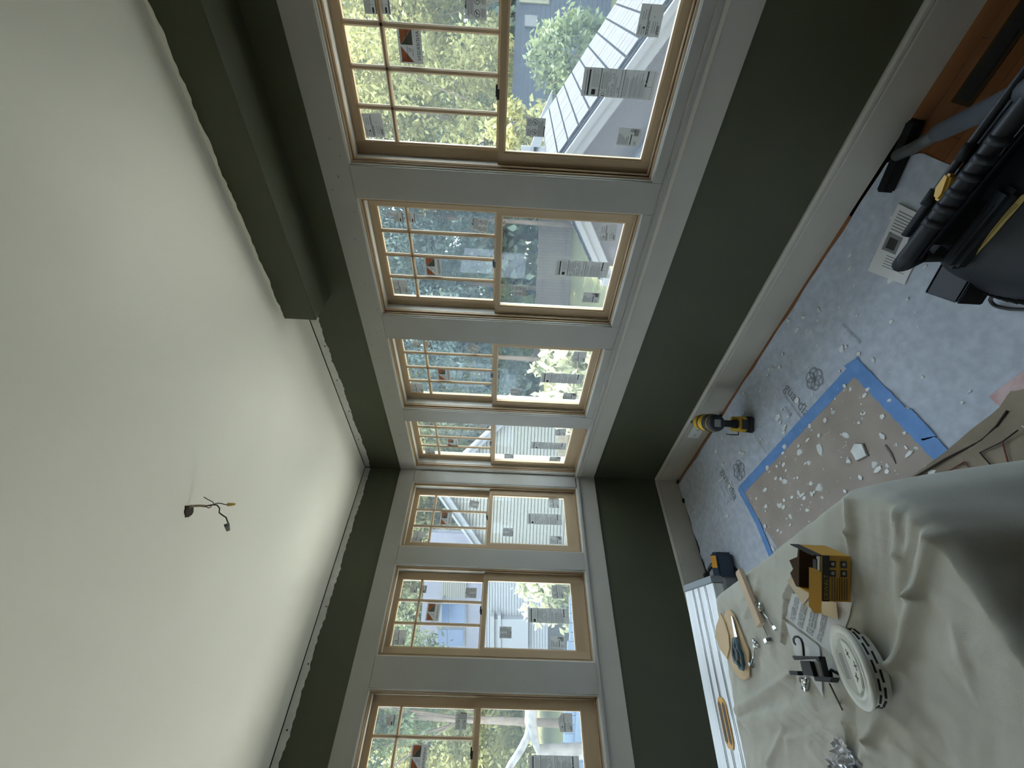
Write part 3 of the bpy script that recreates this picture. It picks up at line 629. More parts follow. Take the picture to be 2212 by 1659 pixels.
MB().tube([(-.04, .038, .07), (-.05, .052, .075), (-.01, .055, .085), (.03, .054, .09)], .003, 6).build('belt_hook', M_black, dr, True)
dr.scale = (1.12, 1.12, 1.12)

# ================================================================== COVERED TABLE
ZC = .722
PL = [(1.430, -1.302), (2.045, -1.303), (2.085, -1.318), (2.125, -1.352), (2.155, -1.395), (2.163, -1.44), (2.160, -1.60), (2.13, -2.25), (1.15, -2.25), (1.312, -1.680), (1.36, -1.52)]
def resample(poly, n):
    P_ = [Vector(p_) for p_ in poly]; seg = [(P_[(i + 1) % len(P_)] - P_[i]).length for i in range(len(P_))]; tot = sum(seg); out = []
    for k_ in range(n):
        t = tot * k_ / n; i = 0
        while t > seg[i]: t -= seg[i]; i += 1
        out.append(P_[i].lerp(P_[(i + 1) % len(P_)], t / seg[i]))
    return out
NB = 420
BP = resample(PL[::-1], NB)      # counter-clockwise
for _ in range(3): BP = [(BP[i - 1] + BP[i] * 2 + BP[(i + 1) % NB]) / 4 for i in range(NB)]
NR = []
for i in range(NB):
    d_ = (BP[(i + 3) % NB] - BP[i - 3]).normalized(); NR.append(Vector((d_.y, -d_.x)))
cen = Vector((1.75, -1.72))
cz = lambda px, py: (lambda p_: (p_.x, p_.y))(atz(px, py, ZC))
FOLD = [((1833, 1078), (1838, 1150), .010, .010), ((1838, 1150), (1850, 1270), .008, .010), ((1940, 1105), (1945, 1200), .012, .010), ((1945, 1200), (1950, 1330), .009, .011), ((1975, 1125), (1958, 1250), .010, .010), ((2010, 1160), (1985, 1290), .016, .012),
        ((1985, 1290), (1945, 1440), .018, .014), ((1945, 1440), (1885, 1600), .014, .014), ((1885, 1600), (1860, 1659), .010, .014), ((1590, 1535), (1710, 1460), .010, .009), ((1600, 1560), (1760, 1520), .010, .013), ((1620, 1575), (1830, 1520), .007, .010),
        ((1660, 1652), (1695, 1575), .008, .008), ((1700, 1600), (1840, 1560), .006, .010), ((1830, 1560), (1835, 1620), .006, .008), ((1695, 1290), (1720, 1240), .008, .006), ((1692, 1388), (1700, 1300), .010, .006), ((1700, 1290), (1722, 1245), .007, .006),
        ((1640, 1270), (1610, 1330), .006, .010), ((1880, 1100), (1890, 1230), .004, .010), ((1905, 1110), (1912, 1260), .004, .009), ((1600, 1300), (1640, 1255), .004, .012), ((1880, 1640), (1990, 1560), .006, .02), ((2050, 1420), (2150, 1390), .004, .012), ((2060, 1350), (2100, 1500), .003, .008)]
FOLD = [(cz(*a), cz(*b), h_, w_) for a, b, h_, w_ in FOLD]
def cloth_h(x_, y_):
    h = .0024 * vnoise(x_ * 17, y_ * 15, 1) + .0016 * vnoise(x_ * 37, y_ * 43, 2) + .0006 * vnoise(x_ * 95, y_ * 88, 3)
    for p_, q_, hh, ww in FOLD:
        dx, dy = q_[0] - p_[0], q_[1] - p_[1]; t = max(0, min(1, ((x_ - p_[0]) * dx + (y_ - p_[1]) * dy) / (dx * dx + dy * dy))); ex, ey = x_ - p_[0] - t * dx, y_ - p_[1] - t * dy
        ww *= .8; e2 = (ex * ex + ey * ey) / (ww * ww)
        if e2 < 9: h += .95 * hh * math.exp(-e2)
    return h
cl = MB(); NI, NO = 78, 34; vs = [(cen.x, cen.y, ZC)]
for j in range(NI):
    t = ((j + 1) / NI) ** .8
    for i in range(NB):
        p_ = cen.lerp(BP[i], t); z_ = ZC + cloth_h(p_.x, p_.y) - (.006 * max(0, (t - .985) / .015) ** 2); vs.append((p_.x, p_.y, z_))
arc = 0.0
for j in range(1, NO + 1):
    e = .70 * (j / NO) ** 1.2
    for i in range(NB):
        ph = i / NB * 2 * math.pi
        fold = .030 * (e / .7) ** .8 * (math.sin(ph * 23 + 1.2 * math.sin(ph * 5)) + .6 * math.sin(ph * 11 + 2) + .35 * math.sin(ph * 41))
        crn = math.exp(-((BP[i] - Vector((2.10, -1.33))).length / .09) ** 2)
        out = .006 + .035 * (e / .7) + fold * .8 + crn * (.09 * (e / .7) ** .7)
        q_ = BP[i] + NR[i] * max(out, .004); vs.append((q_.x, q_.y, max(ZC + cloth_h(BP[i].x, BP[i].y) * max(0, 1 - e * 6) - .006 - e, .012)))
fs = [(0, 1 + i, 1 + (i + 1) % NB) for i in range(NB)]
for j in range(NI + NO - 1):
    b0 = 1 + j * NB; fs += [(b0 + i, b0 + NB + i, b0 + NB + (i + 1) % NB, b0 + (i + 1) % NB) for i in range(NB)]
cl.add(vs, fs)
M_cloth = mat('canvas_drop_cloth', (.50, .50, .45), .9, col2=(.56, .56, .505), nscale=6, bump=.25, bscale=600)
cloth = tag(cl.build('drop_cloth', M_cloth, smooth=True), 'creased off white canvas drop cloth draped over the table', 'drop cloth')

def onc(px, py, dz=0.0):
    p_ = atz(px, py, ZC); p_.z = ZC + cloth_h(p_.x, p_.y) + dz; return p_
def cpts(L_, dz=0.003): return [onc(a, b, dz) for a, b in L_]
s5 = lambda a, b: (1440 + a * .1929, 1160 + b * .1929)       # crop -> frame
# two thin wooden offcuts
M_ply = mat('pale_plywood', (.62, .45, .26), .6, col2=(.68, .52, .32), nscale=14, stretch=(1, .15, 1))
def offcut(pts, z0, th, label):
    P_ = [atz(*s5(*q_), ZC) for q_ in pts]; zz = ZC + z0
    m = MB().prism([(p_.x, p_.y) for p_ in P_], zz, zz + th); bm = None
    o = m.build('wood_offcut', M_ply, bevel=.001); return tag(o, label, 'offcut', 'wooden offcuts on the drop cloth')
offcut([(690, 820), (735, 815), (770, 860), (860, 1060), (945, 1290), (955, 1560), (915, 1600), (860, 1590), (790, 1530), (700, 1330), (650, 1150), (640, 960)], .003, .004, 'pale leaf shaped plywood offcut lying under the scissors')
offcut([(640, 850), (690, 960), (735, 1100), (745, 1240), (715, 1370), (640, 1270), (580, 1120), (590, 1000)], .0075, .003, 'smaller curved plywood offcut on top of the leaf shaped one')
# scissors
sc = thing('scissors', 'steel scissors with teal and grey loop handles on the plywood offcut', 'scissors', (0, 0, 0))
zs = ZC + .009
def sp(a, b): p_ = atz(*s5(a, b), zs); return Vector((p_.x, p_.y, 0))
M_steel = mat('blade_steel', (.55, .56, .56), .25, .9); M_teal = mat('handle_teal', (.035, .10, .13), .45); M_hgrey = mat('handle_grey', (.20, .23, .26), .5)
def flat(pts, z0, th, name, mt, par, bev=.0008): return MB().prism([tuple(sp(*q_))[:2] for q_ in pts], z0, z0 + th).build(name, mt, par, bevel=bev)
flat([(728, 885), (742, 890), (790, 1130), (770, 1135)], zs, .002, 'blade', M_steel, sc, 0)
flat([(742, 892), (752, 905), (806, 1120), (785, 1135)], zs + .002, .002, 'blade', M_steel, sc, 0)
def loop(pts, r, name, mt):
    L_ = [sp(*q_) + Vector((0, 0, zs + .006)) for q_ in pts]; MB().tube(L_ + [L_[0]], r, 8).build(name, mt, sc, smooth=True)
loop([(775, 1140), (765, 1240), (770, 1330), (790, 1400), (815, 1420), (825, 1370), (820, 1290), (800, 1250)], .0045, 'finger_loop', M_hgrey)
loop([(800, 1150), (830, 1240), (865, 1310), (885, 1420), (875, 1480), (850, 1470), (825, 1400), (808, 1300), (795, 1230)], .005, 'finger_loop', M_teal)
flat([(768, 1125), (805, 1120), (832, 1230), (812, 1260), (775, 1250)], zs - .001, .009, 'pivot_grip', M_hgrey, sc)
# pine lath
def lath():
    A_, B_, C_, D_ = (atz(*s5(*q_), ZC + .012) for q_ in ((790, 405), (830, 350), (1080, 960), (1035, 1015)))
    m = MB().prism([(p_.x, p_.y) for p_ in (A_, D_, C_, B_)], ZC + .006, ZC + .018); o = m.build('pine_lath', mat('pale_pine', (.66, .52, .38), .6, col2=(.60, .45, .31), nscale=12, stretch=(1, .1, 1)), bevel=.001)
    return tag(o, 'straight pale pine lath crossing the cloth edge beside the bolts', 'lath')
lath()
M_chrome = mat('bright_zinc', (.62, .63, .62), .22, .95)
def hexp(c, r, z0, z1, ax=None):
    return [(c.x + math.cos(k_ * math.pi / 3) * r, c.y + math.sin(k_ * math.pi / 3) * r) for k_ in range(6)]
def toggle_bolt(name, label, a, b, head, hexr=.009, wing=True, r=.0022):
    A_, B_ = onc(*s5(*a), .006), onc(*s5(*b), .006); t = thing(name, label, 'bolt', tuple(A_), 0, 'zinc bolts on the drop cloth'); d_ = (B_ - A_); dn = d_.normalized()
    MB().tube([Vector((0, 0, 0)), d_], r, 8).build('shank', M_chrome, t, True)
    MB().tube([d_ - dn * .002, d_ + dn * .006], hexr * .75, 6).build('nut', M_chrome, t)
    if wing:
        n_ = Vector((-dn.y, dn.x, 0)); MB().tube([n_ * -.014 - dn * .004, dn * .006, n_ * .012 - dn * .006], .0042, 6).build('wing', M_chrome, t, True); MB().tube([-dn * .006, dn * .008], .006, 8).build('collar', M_chrome, t, True)
    return t
toggle_bolt('toggle_bolt', 'zinc toggle bolt with its head near the lath middle', (1075, 800), (1230, 1015), 0, .006)
toggle_bolt('toggle_bolt', 'zinc bolt with a large hex nut beyond the lath end', (1090, 960), (1175, 1155), 0, .016, False, .0016)
toggle_bolt('toggle_bolt', 'zinc toggle bolt lying beside the leaf shaped offcut', (1020, 1200), (975, 1420), 0, .010)
st_ = MB().tube([onc(*s5(1015, 720), .010), onc(*s5(1045, 775), .010)], .006, 10); tag(st_.build('metal_ferrule', M_chrome, smooth=True), 'short bright metal ferrule at the tip of the wooden dowel', 'ferrule')
tag(MB().tube([onc(*s5(900, 540), .008), onc(*s5(1020, 735), .008)], .0035, 8).build('wooden_dowel', mat('dowel_brown', (.42, .25, .13), .6), smooth=True), 'thin brown wooden dowel lying along the pine lath', 'dowel')
# instruction sheet
s7 = lambda a, b: (1650 + a * .2532, 1140 + b * .2532)
M_paper = mat('white_print_paper', (.70, .71, .72), .8, trans=.1)
def sheet_on(name, corners, label, cat, mt=M_paper, n=14, lift=.0022, curl=.0):
    A_, B_, C_, D_ = (atz(*s7(*q_), ZC) for q_ in corners); m = MB(); vs_ = []
    for j in range(n + 1):
        for i in range(n + 1):
            p_ = A_.lerp(B_, i / n).lerp(D_.lerp(C_, i / n), j / n); vs_.append((p_.x, p_.y, ZC + lift + cloth_h(p_.x, p_.y) + curl * (j / n) ** 3))
    m.add(vs_, [(j * (n + 1) + i, j * (n + 1) + i + 1, (j + 1) * (n + 1) + i + 1, (j + 1) * (n + 1) + i) for j in range(n) for i in range(n)])
    o = m.build(name, mt, smooth=True); return tag(o, label, cat), (A_, B_, C_, D_)
ins, (A_, B_, C_, D_) = sheet_on('instruction_sheet', [(250, 560), (770, 640), (640, 1120), (200, 770)], 'white instruction sheet with small print under the opened box', 'paper sheet')
sheet2, _ = sheet_on('instruction_sheet', [(200, 800), (480, 1010), (520, 1450), (270, 1060)], 'folded white leaflet corner under the black clamp bracket', 'paper sheet', lift=.0035)
tx = MB(); colx = [(.08, .20), (.24, .36), (.42, .56), (.62, .72)]
for (c0, c1) in colx:
    for k_ in range(40):
        v0 = .10 + k_ * .021 + random.random() * .004
        if v0 > .93: continue
        a0 = c0 + random.random() * .01; 
        for kk in range(3):
            u0 = c0 + (c1 - c0) * kk / 3; u1 = c0 + (c1 - c0) * (kk + .78) / 3
            if random.random() < .12: continue
            pts = []
            for uu, vv in ((u0, v0), (u1, v0), (u1, v0 + .011), (u0, v0 + .011)):
                p_ = A_.lerp(B_, uu).lerp(D_.lerp(C_, uu), vv); pts.append((p_.x, p_.y, ZC + .0034 + cloth_h(p_.x, p_.y)))
            tx.add(pts, [(0, 1, 2, 3)])
tx.build('small_print', M_inkg, ins)
# kraft slip under the box
s8 = lambda a, b: (1680 + a * .1085, 1160 + b * .1085)
M_kr2 = mat('kraft_slip', (.50, .39, .24), .8, col2=(.56, .47, .33), nscale=10)
def slip(pts, z0, label):
    P_ = [atz(*s8(*q_), ZC) for q_ in pts]; zz = ZC + z0
    return tag(MB().prism([(p_.x, p_.y) for p_ in P_], zz, zz + .0012).build('kraft_slip', M_kr2), label, 'paper', 'kraft paper slips by the box')
slip([(260, 860), (560, 740), (700, 900), (760, 1130), (600, 1350)], .009, 'unfolded kraft slip sticking out beyond the box opening')
slip([(590, 1350), (800, 1150), (1050, 1250), (1240, 1310), (1280, 1640), (1000, 1560)], .0065, 'kraft slip trapped beneath the front flap of the box')
# yellow and black accessory box, lying on its side with the mouth open
zb = ZC + .010
bx = thing('accessory_box', 'open yellow and black cardboard accessory box on the drop cloth', 'box', (0, 0, 0))
M_by = mat('box_yellow', (.55, .30, .035), .55); M_bk = mat('box_black', (.018, .017, .016), .5); M_bi = mat('box_inside', (.075, .045, .026), .9); M_tray = mat('tray_grey', (.42, .44, .44), .5)
# box axes from the picture: floor plane corners
Q0 = atz(1838, 1301, zb); Q1 = atz(1838, 1202, zb)            # near bottom edge, camera side
ex = (Q1 - Q0); LW = ex.length; ex.normalize(); ey = Vector((-ex.y, ex.x, 0))   # ey: away from the camera side
if ey.dot(CAM - Q0) > 0: ey = -ey
BHT, BDP = .056, .060
FB = frame(Q0, ex, ey)
if FB.to_3x3().determinant() < 0: pass
def bb(x0, x1, y0, y1, z0, z1, name, mt, par=bx, bev=.0004):
    zsgn = 1 if (FB.to_3x3() @ Vector((0, 0, 1))).z > 0 else -1
    return MB().box(x0, x1, y0, y1, zsgn * z0, zsgn * z1, FB).build(name, mt, par, bevel=bev)
fr = bb(0, LW, 0, .0012, 0, BHT, 'front_panel', M_by)
bb(0, LW, BDP - .0012, BDP, 0, BHT * 1.0, 'back_panel', M_bi)
bb(0, LW, 0, BDP, 0, .0012, 'bottom_panel', M_by)
bb(0, .0012, .0012, BDP, 0, BHT, 'end_panel', M_by); bb(LW - .0012, LW, .0012, BDP, 0, BHT, 'end_panel', M_by)
bb(LW - .002, LW + .0002, 0, BDP + .002, BHT - .002, BHT + .016, 'end_flap', M_bk)
zsg = 1 if (FB.to_3x3() @ Vector((0, 0, 1))).z > 0 else -1
bb(.002, LW - .002, .010, .016, .004, BHT - .004, 'tray_wall', M_tray); bb(.004, LW - .004, .016, .034, .004, BHT - .016, 'tray', M_tray); bb(LW * .55, LW * .8, .020, .030, BHT - .016, BHT - .006, 'black_part', M_bk); bb(.004, LW * .5, .034, .038, .004, BHT - .008, 'tray_wall', mat('tray_navy', (.05, .06, .12), .5))
fl_ = MB().prism([(-.022, 0), (LW * .62, 0), (LW * .66, .006), (LW * .66, .020), (-.016, .020), (-.026, .012)], -.0006, .0006, FB @ Matrix.Translation((0, .0, zsg * BHT)) @ Matrix.Rotation(zsg * R(35), 4, 'X')).build('front_flap', M_by, bx)
MB().prism([(0, -.004), (LW * .25, -.016), (LW * .38, -.010), (LW * .55, -.018), (LW * .7, -.002), (LW, 0), (LW, .002), (0, .002)], -.0006, .0006, FB @ Matrix.Translation((0, BDP, zsg * BHT)) @ Matrix.Rotation(-zsg * R(160), 4, 'X')).build('torn_flap', M_bi, bx)
# print on the front panel: black band and the maker's name, four pictogram squares
dbl = bb(0, LW, -.0006, 0, BHT * .74, BHT * .98, 'black_band', M_bk, bx, 0)
# letters run along the edge, readable from the camera side
camside = -ey
rx_ = ex if ex.cross(Vector((0, 0, 1))).dot(camside) > 0 else -ex
def face_frame(xx, zz): return frame(Q0 + ex * xx + camside * .0012 + Vector((0, 0, zz)), rx_, Vector((0, 0, 1)))
mtx = MB(); add_text(mtx, 'DEWALT', .0115, face_frame(LW * .31, BHT * .855)); mtx.build('brand_lettering', M_by, bx)
mtx = MB()
for i in range(7):
    M_ = face_frame(LW * .28, BHT * (.66 - .085 * i)); l_ = random.uniform(.018, .024); mtx.add([M_ @ Vector(q_) for q_ in ((-l_, -.0007, 0), (l_, -.0007, 0), (l_, .0007, 0), (-l_, .0007, 0))], [(0, 1, 2, 3)])
mtx.build('small_print', M_bk, bx)
for xx in (LW * .62, LW * .82):
    for zz in (BHT * .64, BHT * .26):
        M_ = face_frame(xx, zz); r = .0062; MB().add([M_ @ Vector(q_) for q_ in ((-r, -r, 0), (r, -r, 0), (r, r, 0), (-r, r, 0))], [(0, 1, 2, 3)]).build('pictogram_square', M_bk, bx)
        MB().add([M_ @ Vector(q_) for q_ in ((-r * .55, -r * .4, .0003), (r * .5, -r * .5, .0003), (r * .55, r * .4, .0003), (-r * .3, r * .55, .0003))], [(0, 1, 2, 3)]).build('pictogram', M_tray, bx)

# smoke detector, tilted against the folds, back side up
sd = thing('smoke_detector', 'round white smoke detector lying back side up on the drop cloth', 'smoke detector', tuple(onc(1885, 1440, .020)))
tiltM = (CAM - sd.location).normalized(); axis = (Vector((0, 0, 1)) * .80 + Vector((-.55, .1, 0)) * .45).normalized()
sd.rotation_euler = axis.to_track_quat('Z', 'Y').to_euler(); sd.scale = (.9, .9, .9)
M_sdw = mat('detector_white', (.66, .67, .62), .5); M_sdd = mat('detector_recess', (.40, .41, .37), .6)
MB().lathe([(.048, -.022), (.060, -.016), (.064, 0), (.064, .012)], 40).build('housing', M_sdw, sd, True)
MB().lathe([(.064, .012), (.070, .013), (.0715, .017), (.070, .021), (.060, .021), (.057, .0185), (.054, .0185), (.053, .021), (.0505, .022), (.049, .019)], 40).build('mounting_ring', M_sdw, sd, True)
pp = [(-.044, -.010), (-.030, -.034), (0, -.046), (.030, -.034), (.044, -.012), (.044, .000), (-.044, .000)]
MB().prism(pp, .019, .0202).build('battery_recess', M_sdd, sd)
MB().prism([(-.045, .004), (.045, .004), (.036, .028), (.010, .044), (-.014, .043), (-.036, .027)], .0185, .0225).build('raised_plate', M_sdw, sd, bevel=.001)
for (x_, y_, r_) in ((-.02, .018, .3), (.018, .022, -.4), (.0, .034, 0)):
    MB().box(-.008, .008, -.0016, .0016, .0222, .0228, T(x_, y_, 0, r_)).box(-.0016, .0016, -.006, .006, .0222, .0228, T(x_, y_, 0, r_)).build('key_slot', mat('slot_brown', (.10, .09, .07), .7), sd)
for i in range(6):
    v_ = MB()
    for i2 in range(5): v_.box(-.022 + .0, .022, -.018 - i2 * .004 - .0006, -.018 - i2 * .004 + .0002, .0203, .0205)
    if i == 0: v_.build('warning_print', M_inkg, sd)
for ring_z in (-.004, .004):
    for k_ in range(14):
        t = 2 * math.pi * (k_ + .5 * (ring_z > 0)) / 14; MB().box(.0632, .0648, -.010, .010, ring_z - .0016, ring_z + .0016, Matrix.Rotation(t, 4, 'Z')).build('vent_slot', M_dark, sd)

# clamp bracket with hook and rod
s6 = lambda a, b: (1440 + a * .208, 1400 + b * .208)
br = thing('clamp_bracket', 'black metal clamp bracket with a bent hook and thin rod on the drop cloth', 'bracket', (0, 0, 0))
def bp(a, b, dz): p_ = atz(*s6(a, b), ZC + dz); return p_
M_bkm = mat('black_metal', (.012, .013, .015), .4, .3); M_alu = mat('brushed_plate', (.42, .43, .43), .4, .7)
def plate(pts, dz, th, name, mt, par=br):
    P_ = [bp(a, b, dz) for a, b in pts]; return MB().prism([(p_.x, p_.y) for p_ in P_], ZC + dz, ZC + dz + th).build(name, mt, par, bevel=.0008)
plate([(1395, 130), (1500, 130), (1580, 295), (1430, 280)], .022, .003, 'back_plate', M_bkm)
plate([(1500, 130), (1640, 130), (1690, 290), (1580, 298)], .024, .002, 'plate_insert', M_alu)
plate([(1365, 80), (1650, 88), (1665, 150), (1640, 150), (1610, 110), (1390, 125)], .024, .014, 'top_jaw', M_bkm)
plate([(1625, 110), (1655, 110), (1700, 300), (1670, 300)], .024, .012, 'side_rail', M_bkm)
plate([(1510, 140), (1535, 140), (1582, 296), (1555, 296)], .025, .010, 'middle_rail', M_bkm)
plate([(1600, 285), (1805, 310), (1785, 360), (1620, 345)], .012, .016, 'foot_jaw', M_bkm)
plate([(1330, 235), (1425, 240), (1430, 285), (1345, 280)], .010, .014, 'side_lug', M_bkm)
MB().tube([bp(1425, 80, .030), bp(1420, 10, .030), bp(1412, -50, .030), bp(1395, -95, .028), bp(1365, -118, .026), bp(1335, -118, .024), bp(1318, -95, .020), bp(1322, -60, .014), bp(1335, -40, .008)], .0022, 8).build('hook', M_bkm, br, smooth=True)
MB().tube([bp(1710, 300, .016), bp(1700, 240, .016), bp(1715, 228, .016), bp(1785, 265, .016)], .0032, 8).build('wire_loop', M_bkm, br, smooth=True)
MB().tube([bp(1690, 365, .014), bp(1760, 510, .010), bp(1825, 645, .005)], .0016, 8).build('rod', mat('rod_grey', (.12, .115, .10), .4, .8), br, smooth=True)
nt_ = MB(); 
for q_ in ((1400, 320, 1470, 350), (1400, 345, 1470, 320)): nt_.tube([bp(q_[0], q_[1], .008), bp((q_[0] + q_[2]) / 2, 335, .012), bp(q_[2], q_[3], .008)], .005, 8)
nt_.tube([bp(1440, 330, .008), bp(1435, 425, .006)], .007, 10); nt_.build('wing_nut', M_chrome, br, True)
# crumpled foil wrapper
fo = MB(); o_ = onc(1838, 1652, .002); G = 12
for j in range(G + 1):
    for i in range(G + 1):
        x_ = (i / G - .5) * .075; y_ = (j / G - .5) * .055; fo.v.append((x_, y_, .010 + .010 * vnoise(i * 1.3, j * 1.1, 4) + .006 * random.random()))
fo.f += [(j * (G + 1) + i, j * (G + 1) + i + 1, (j + 1) * (G + 1) + i + 1, (j + 1) * (G + 1) + i) for j in range(G) for i in range(G)]
foil = fo.build('foil_wrapper', mat('foil_white', (.74, .75, .77), .3, .3, col2=(.10, .12, .20), nscale=9)); foil.location = o_; foil.rotation_euler = (0, 0, .6); tag(foil, 'crumpled white and navy foil wrapper at the photo edge of the cloth', 'wrapper')

# ================================================================== ALUMINIUM BENCH
ZBN = .51
e0, e1 = atz(1479, 1276, ZBN), atz(1538, 1256, ZBN)
bxx = (e1 - e0).normalized(); byy = Vector((bxx.y, -bxx.x, 0))       # byy runs away along the bench
bn = thing('work_bench', 'ribbed aluminium step bench with a yellow handle slot between table and left wall', 'step bench')
bn.matrix_world = frame((e0.x, e0.y, 0), bxx, -byy)
BW = .283; BL = 1.05
M_al = mat('ribbed_aluminium', (.66, .68, .70), .45, .25, col2=(.74, .76, .78), nscale=40, stretch=(1, .05, 1), bump=.1, bscale=300)
gx = [0, .085, .092, .140, .147, .205, .212, BW]
deck = MB()
for a, b in ((0, .083), (.094, .138), (.149, .203), (.214, BW)): deck.box(a, b, -BL, -.006, ZBN - .012, ZBN)
deck.box(.0, BW, -BL, -.006, ZBN - .040, ZBN - .012)
bn_d = deck.build('deck', M_al, bn, bevel=.001)
M_algr = mat('groove_grey', (.16, .165, .17), .5, .5)  # darker grey strips laid in the deck grooves
for a, b in ((.085, .092), (.140, .147), (.205, .212)): MB().box(a, b, -BL, -.006, ZBN - .0118, ZBN - .006).build('groove', M_algr, bn_d)
for a in (.084, .0935, .139, .1485, .204, .2135): MB().box(a - .0012, a + .0012, -BL, -.006, ZBN, ZBN + .0025).build('rib', mat('bright_rib', (.70, .71, .72), .25, .9), bn_d)
MB().box(-.004, BW + .004, -.006, .022, ZBN - .046, ZBN + .004).build('end_cap', mat('end_cap_grey', (.20, .225, .25), .55), bn, bevel=.003)
hd = MB(); x0, x1, y0, y1 = .112, .178, -.535, -.385
hd.prism([(x0, y0 + .02), (x0 + .016, y0), (x1 - .016, y0), (x1, y0 + .02), (x1, y1 - .02), (x1 - .016, y1), (x0 + .016, y1), (x0, y1 - .02)], ZBN + .001, ZBN + .0045)
hh = hd.build('handle_frame', mat('handle_amber', (.62, .33, .05), .45), bn, bevel=.001)
for a, b in ((x0 + .007, x0 + .028), (x1 - .028, x1 - .007)): MB().prism([(a, y0 + .022), ((a + b) / 2, y0 + .012), (b, y0 + .022), (b, y1 - .022), ((a + b) / 2, y1 - .012), (a, y1 - .022)], ZBN + .0046, ZBN + .0052).build('handle_slot', mat('slot_dark_amber', (.07, .045, .03), .6), hh)
for x_ in (.02, BW - .02):
    for y_, dy in ((-.12, .10), (-BL + .12, -.10)): MB().tube([(x_, y_, ZBN - .04), (x_, y_ + dy, .006)], .016, 8).build('leg', M_al, bn)

# corded tool on the floor behind the bench
tb = atz(1572, 1262, .05); tool = thing('corded_sander', 'navy and grey corded power tool on the floor behind the bench end', 'power tool', (tb.x, tb.y, .004), R(70))
MB().lathe([(.050, 0), (.055, .02), (.055, .075), (.046, .088)], 24, T(0, 0, 0)).build('motor_drum', mat('tool_grey', (.13, .135, .14), .5), tool, True)
nb = MB().box(.03, .17, -.045, .045, .01, .105).build('body_shell', mat('tool_navy', (.022, .035, .060), .5), tool, bevel=.012)
MB().box(.085, .150, -.030, .030, .1052, .1062).build('orange_badge', mat('tool_orange', (.62, .29, .03), .5), nb)
M_cord = mat('black_cord', (.016, .015, .015), .5)
def fl(a, b, z=.009): p_ = atz(*s5(a, b), 0); return Vector((max(p_.x, .05), p_.y, z))
def floor_cord(pts, r, label, name='extension_cord', group='cords on the floor', parent=None):
    P_ = [Vector(p_) for p_ in pts]; out = []
    for i in range(len(P_) - 1):
        p0, p1, p2, p3 = P_[max(i - 1, 0)], P_[i], P_[i + 1], P_[min(i + 2, len(P_) - 1)]
        for k_ in range(6):
            t = k_ / 6; out.append(.5 * ((2 * p1) + (-p0 + p2) * t + (2 * p0 - 5 * p1 + 4 * p2 - p3) * t * t + (-p0 + 3 * p1 - 3 * p2 + p3) * t ** 3))
    out.append(P_[-1])
    if parent is not None:
        W_ = (Matrix.Translation(parent.location) @ parent.rotation_euler.to_matrix().to_4x4()).inverted()
        return MB().tube([W_ @ q_ for q_ in out], r, 8).build('power_cord', M_cord, parent, smooth=True)
    return tag(MB().tube(out, r, 8).build(name, M_cord, smooth=True), label, 'cord', group)
floor_cord([fl(420, 520), fl(445, 450), fl(500, 360), fl(570, 305), fl(650, 285), fl(720, 310), fl(810, 372), fl(900, 430)], .006, '', parent=tool)
floor_cord([fl(490, 360, .016), fl(560, 260, .02), fl(595, 215, .016), fl(650, 260, .016), fl(730, 330, .016), fl(735, 400, .016), fl(715, 460, .012)], .0028, 'thin black cord standing in a loop by the baseboard')
floor_cord([fl(275, 570), fl(290, 525), fl(360, 500), fl(375, 465), fl(450, 455), fl(540, 440), fl(590, 460), fl(605, 490)], .0028, 'thin black cord winding to the sander behind the bench')
pl = fl(385, 520, .004); tag(MB().box(-.018, .018, -.014, .014, 0, .03).build('power_plug', M_black, bevel=.004), 'small black plug beside the bench end cap', 'plug').location = pl

# ================================================================== VACUUM
VC = Vector((2.58, -.92, .0))
vac = thing('shop_vacuum', 'dark navy wet and dry vacuum with yellow badge and latch beside the fleece', 'vacuum', tuple(VC))
M_vac = mat('vacuum_navy', (.012, .0155, .022), .5, col2=(.017, .021, .029), nscale=4, spec=.35); M_vac2 = mat('vacuum_black', (.006, .007, .008), .6, spec=.25); M_vy = mat('vacuum_yellow', (.60, .36, .05), .5); M_vb = mat('badge_yellow', (.44, .34, .10), .5); M_drum = mat('drum_orange', (.42, .20, .05), .5)
VSY = .88
VX, VY, VA, VR, VF = -.02, .10, 1.05, .55, 1.06      # outline: centre, sideways, rear and front stretch
def vout(prof, seg=64):
    m = MB(); vs_ = []
    for r, z_ in prof:
        for k_ in range(seg):
            t = 2 * math.pi * k_ / seg; c_, s_ = math.cos(t), math.sin(t); vs_.append((VX + r * c_ * VA, VY + r * s_ * (VR if s_ > 0 else VF), z_))
    n_ = len(prof); fs_ = [(i * seg + k_, i * seg + (k_ + 1) % seg, (i + 1) * seg + (k_ + 1) % seg, (i + 1) * seg + k_) for i in range(n_ - 1) for k_ in range(seg)] + [tuple(range(seg - 1, -1, -1)), tuple(range((n_ - 1) * seg, n_ * seg))]
    return m.add(vs_, fs_)
vout([(.235, .012), (.245, .03), (.252, .16), (.258, .24), (.258, .26)]).build('drum', M_drum, vac, True)
LIDP = [(.255, .225), (.283, .228), (.288, .25), (.284, .275), (.278, .30), (.268, .33), (.250, .36), (.225, .385), (.185, .408), (.14, .424), (.07, .434), (.0, .437)]
vout(LIDP).build('lid', M_vac, vac, True)
def lid_z(x_, y_):
    dy = y_ - VY; r = math.hypot((x_ - VX) / VA, dy / (VR if dy > 0 else VF))
    for (r0, z0), (r1, z1) in zip(LIDP[2:], LIDP[3:]):
        if r1 <= r <= r0: return z1 + (z0 - z1) * (r - r1) / max(r0 - r1, 1e-6)
    return .437
MB().box(-.245, .22, .062, .135, .36, .452).build('motor_cover', M_vac2, vac, bevel=.022)  # motor cover, widened in black to paint the shaded gap under the handle
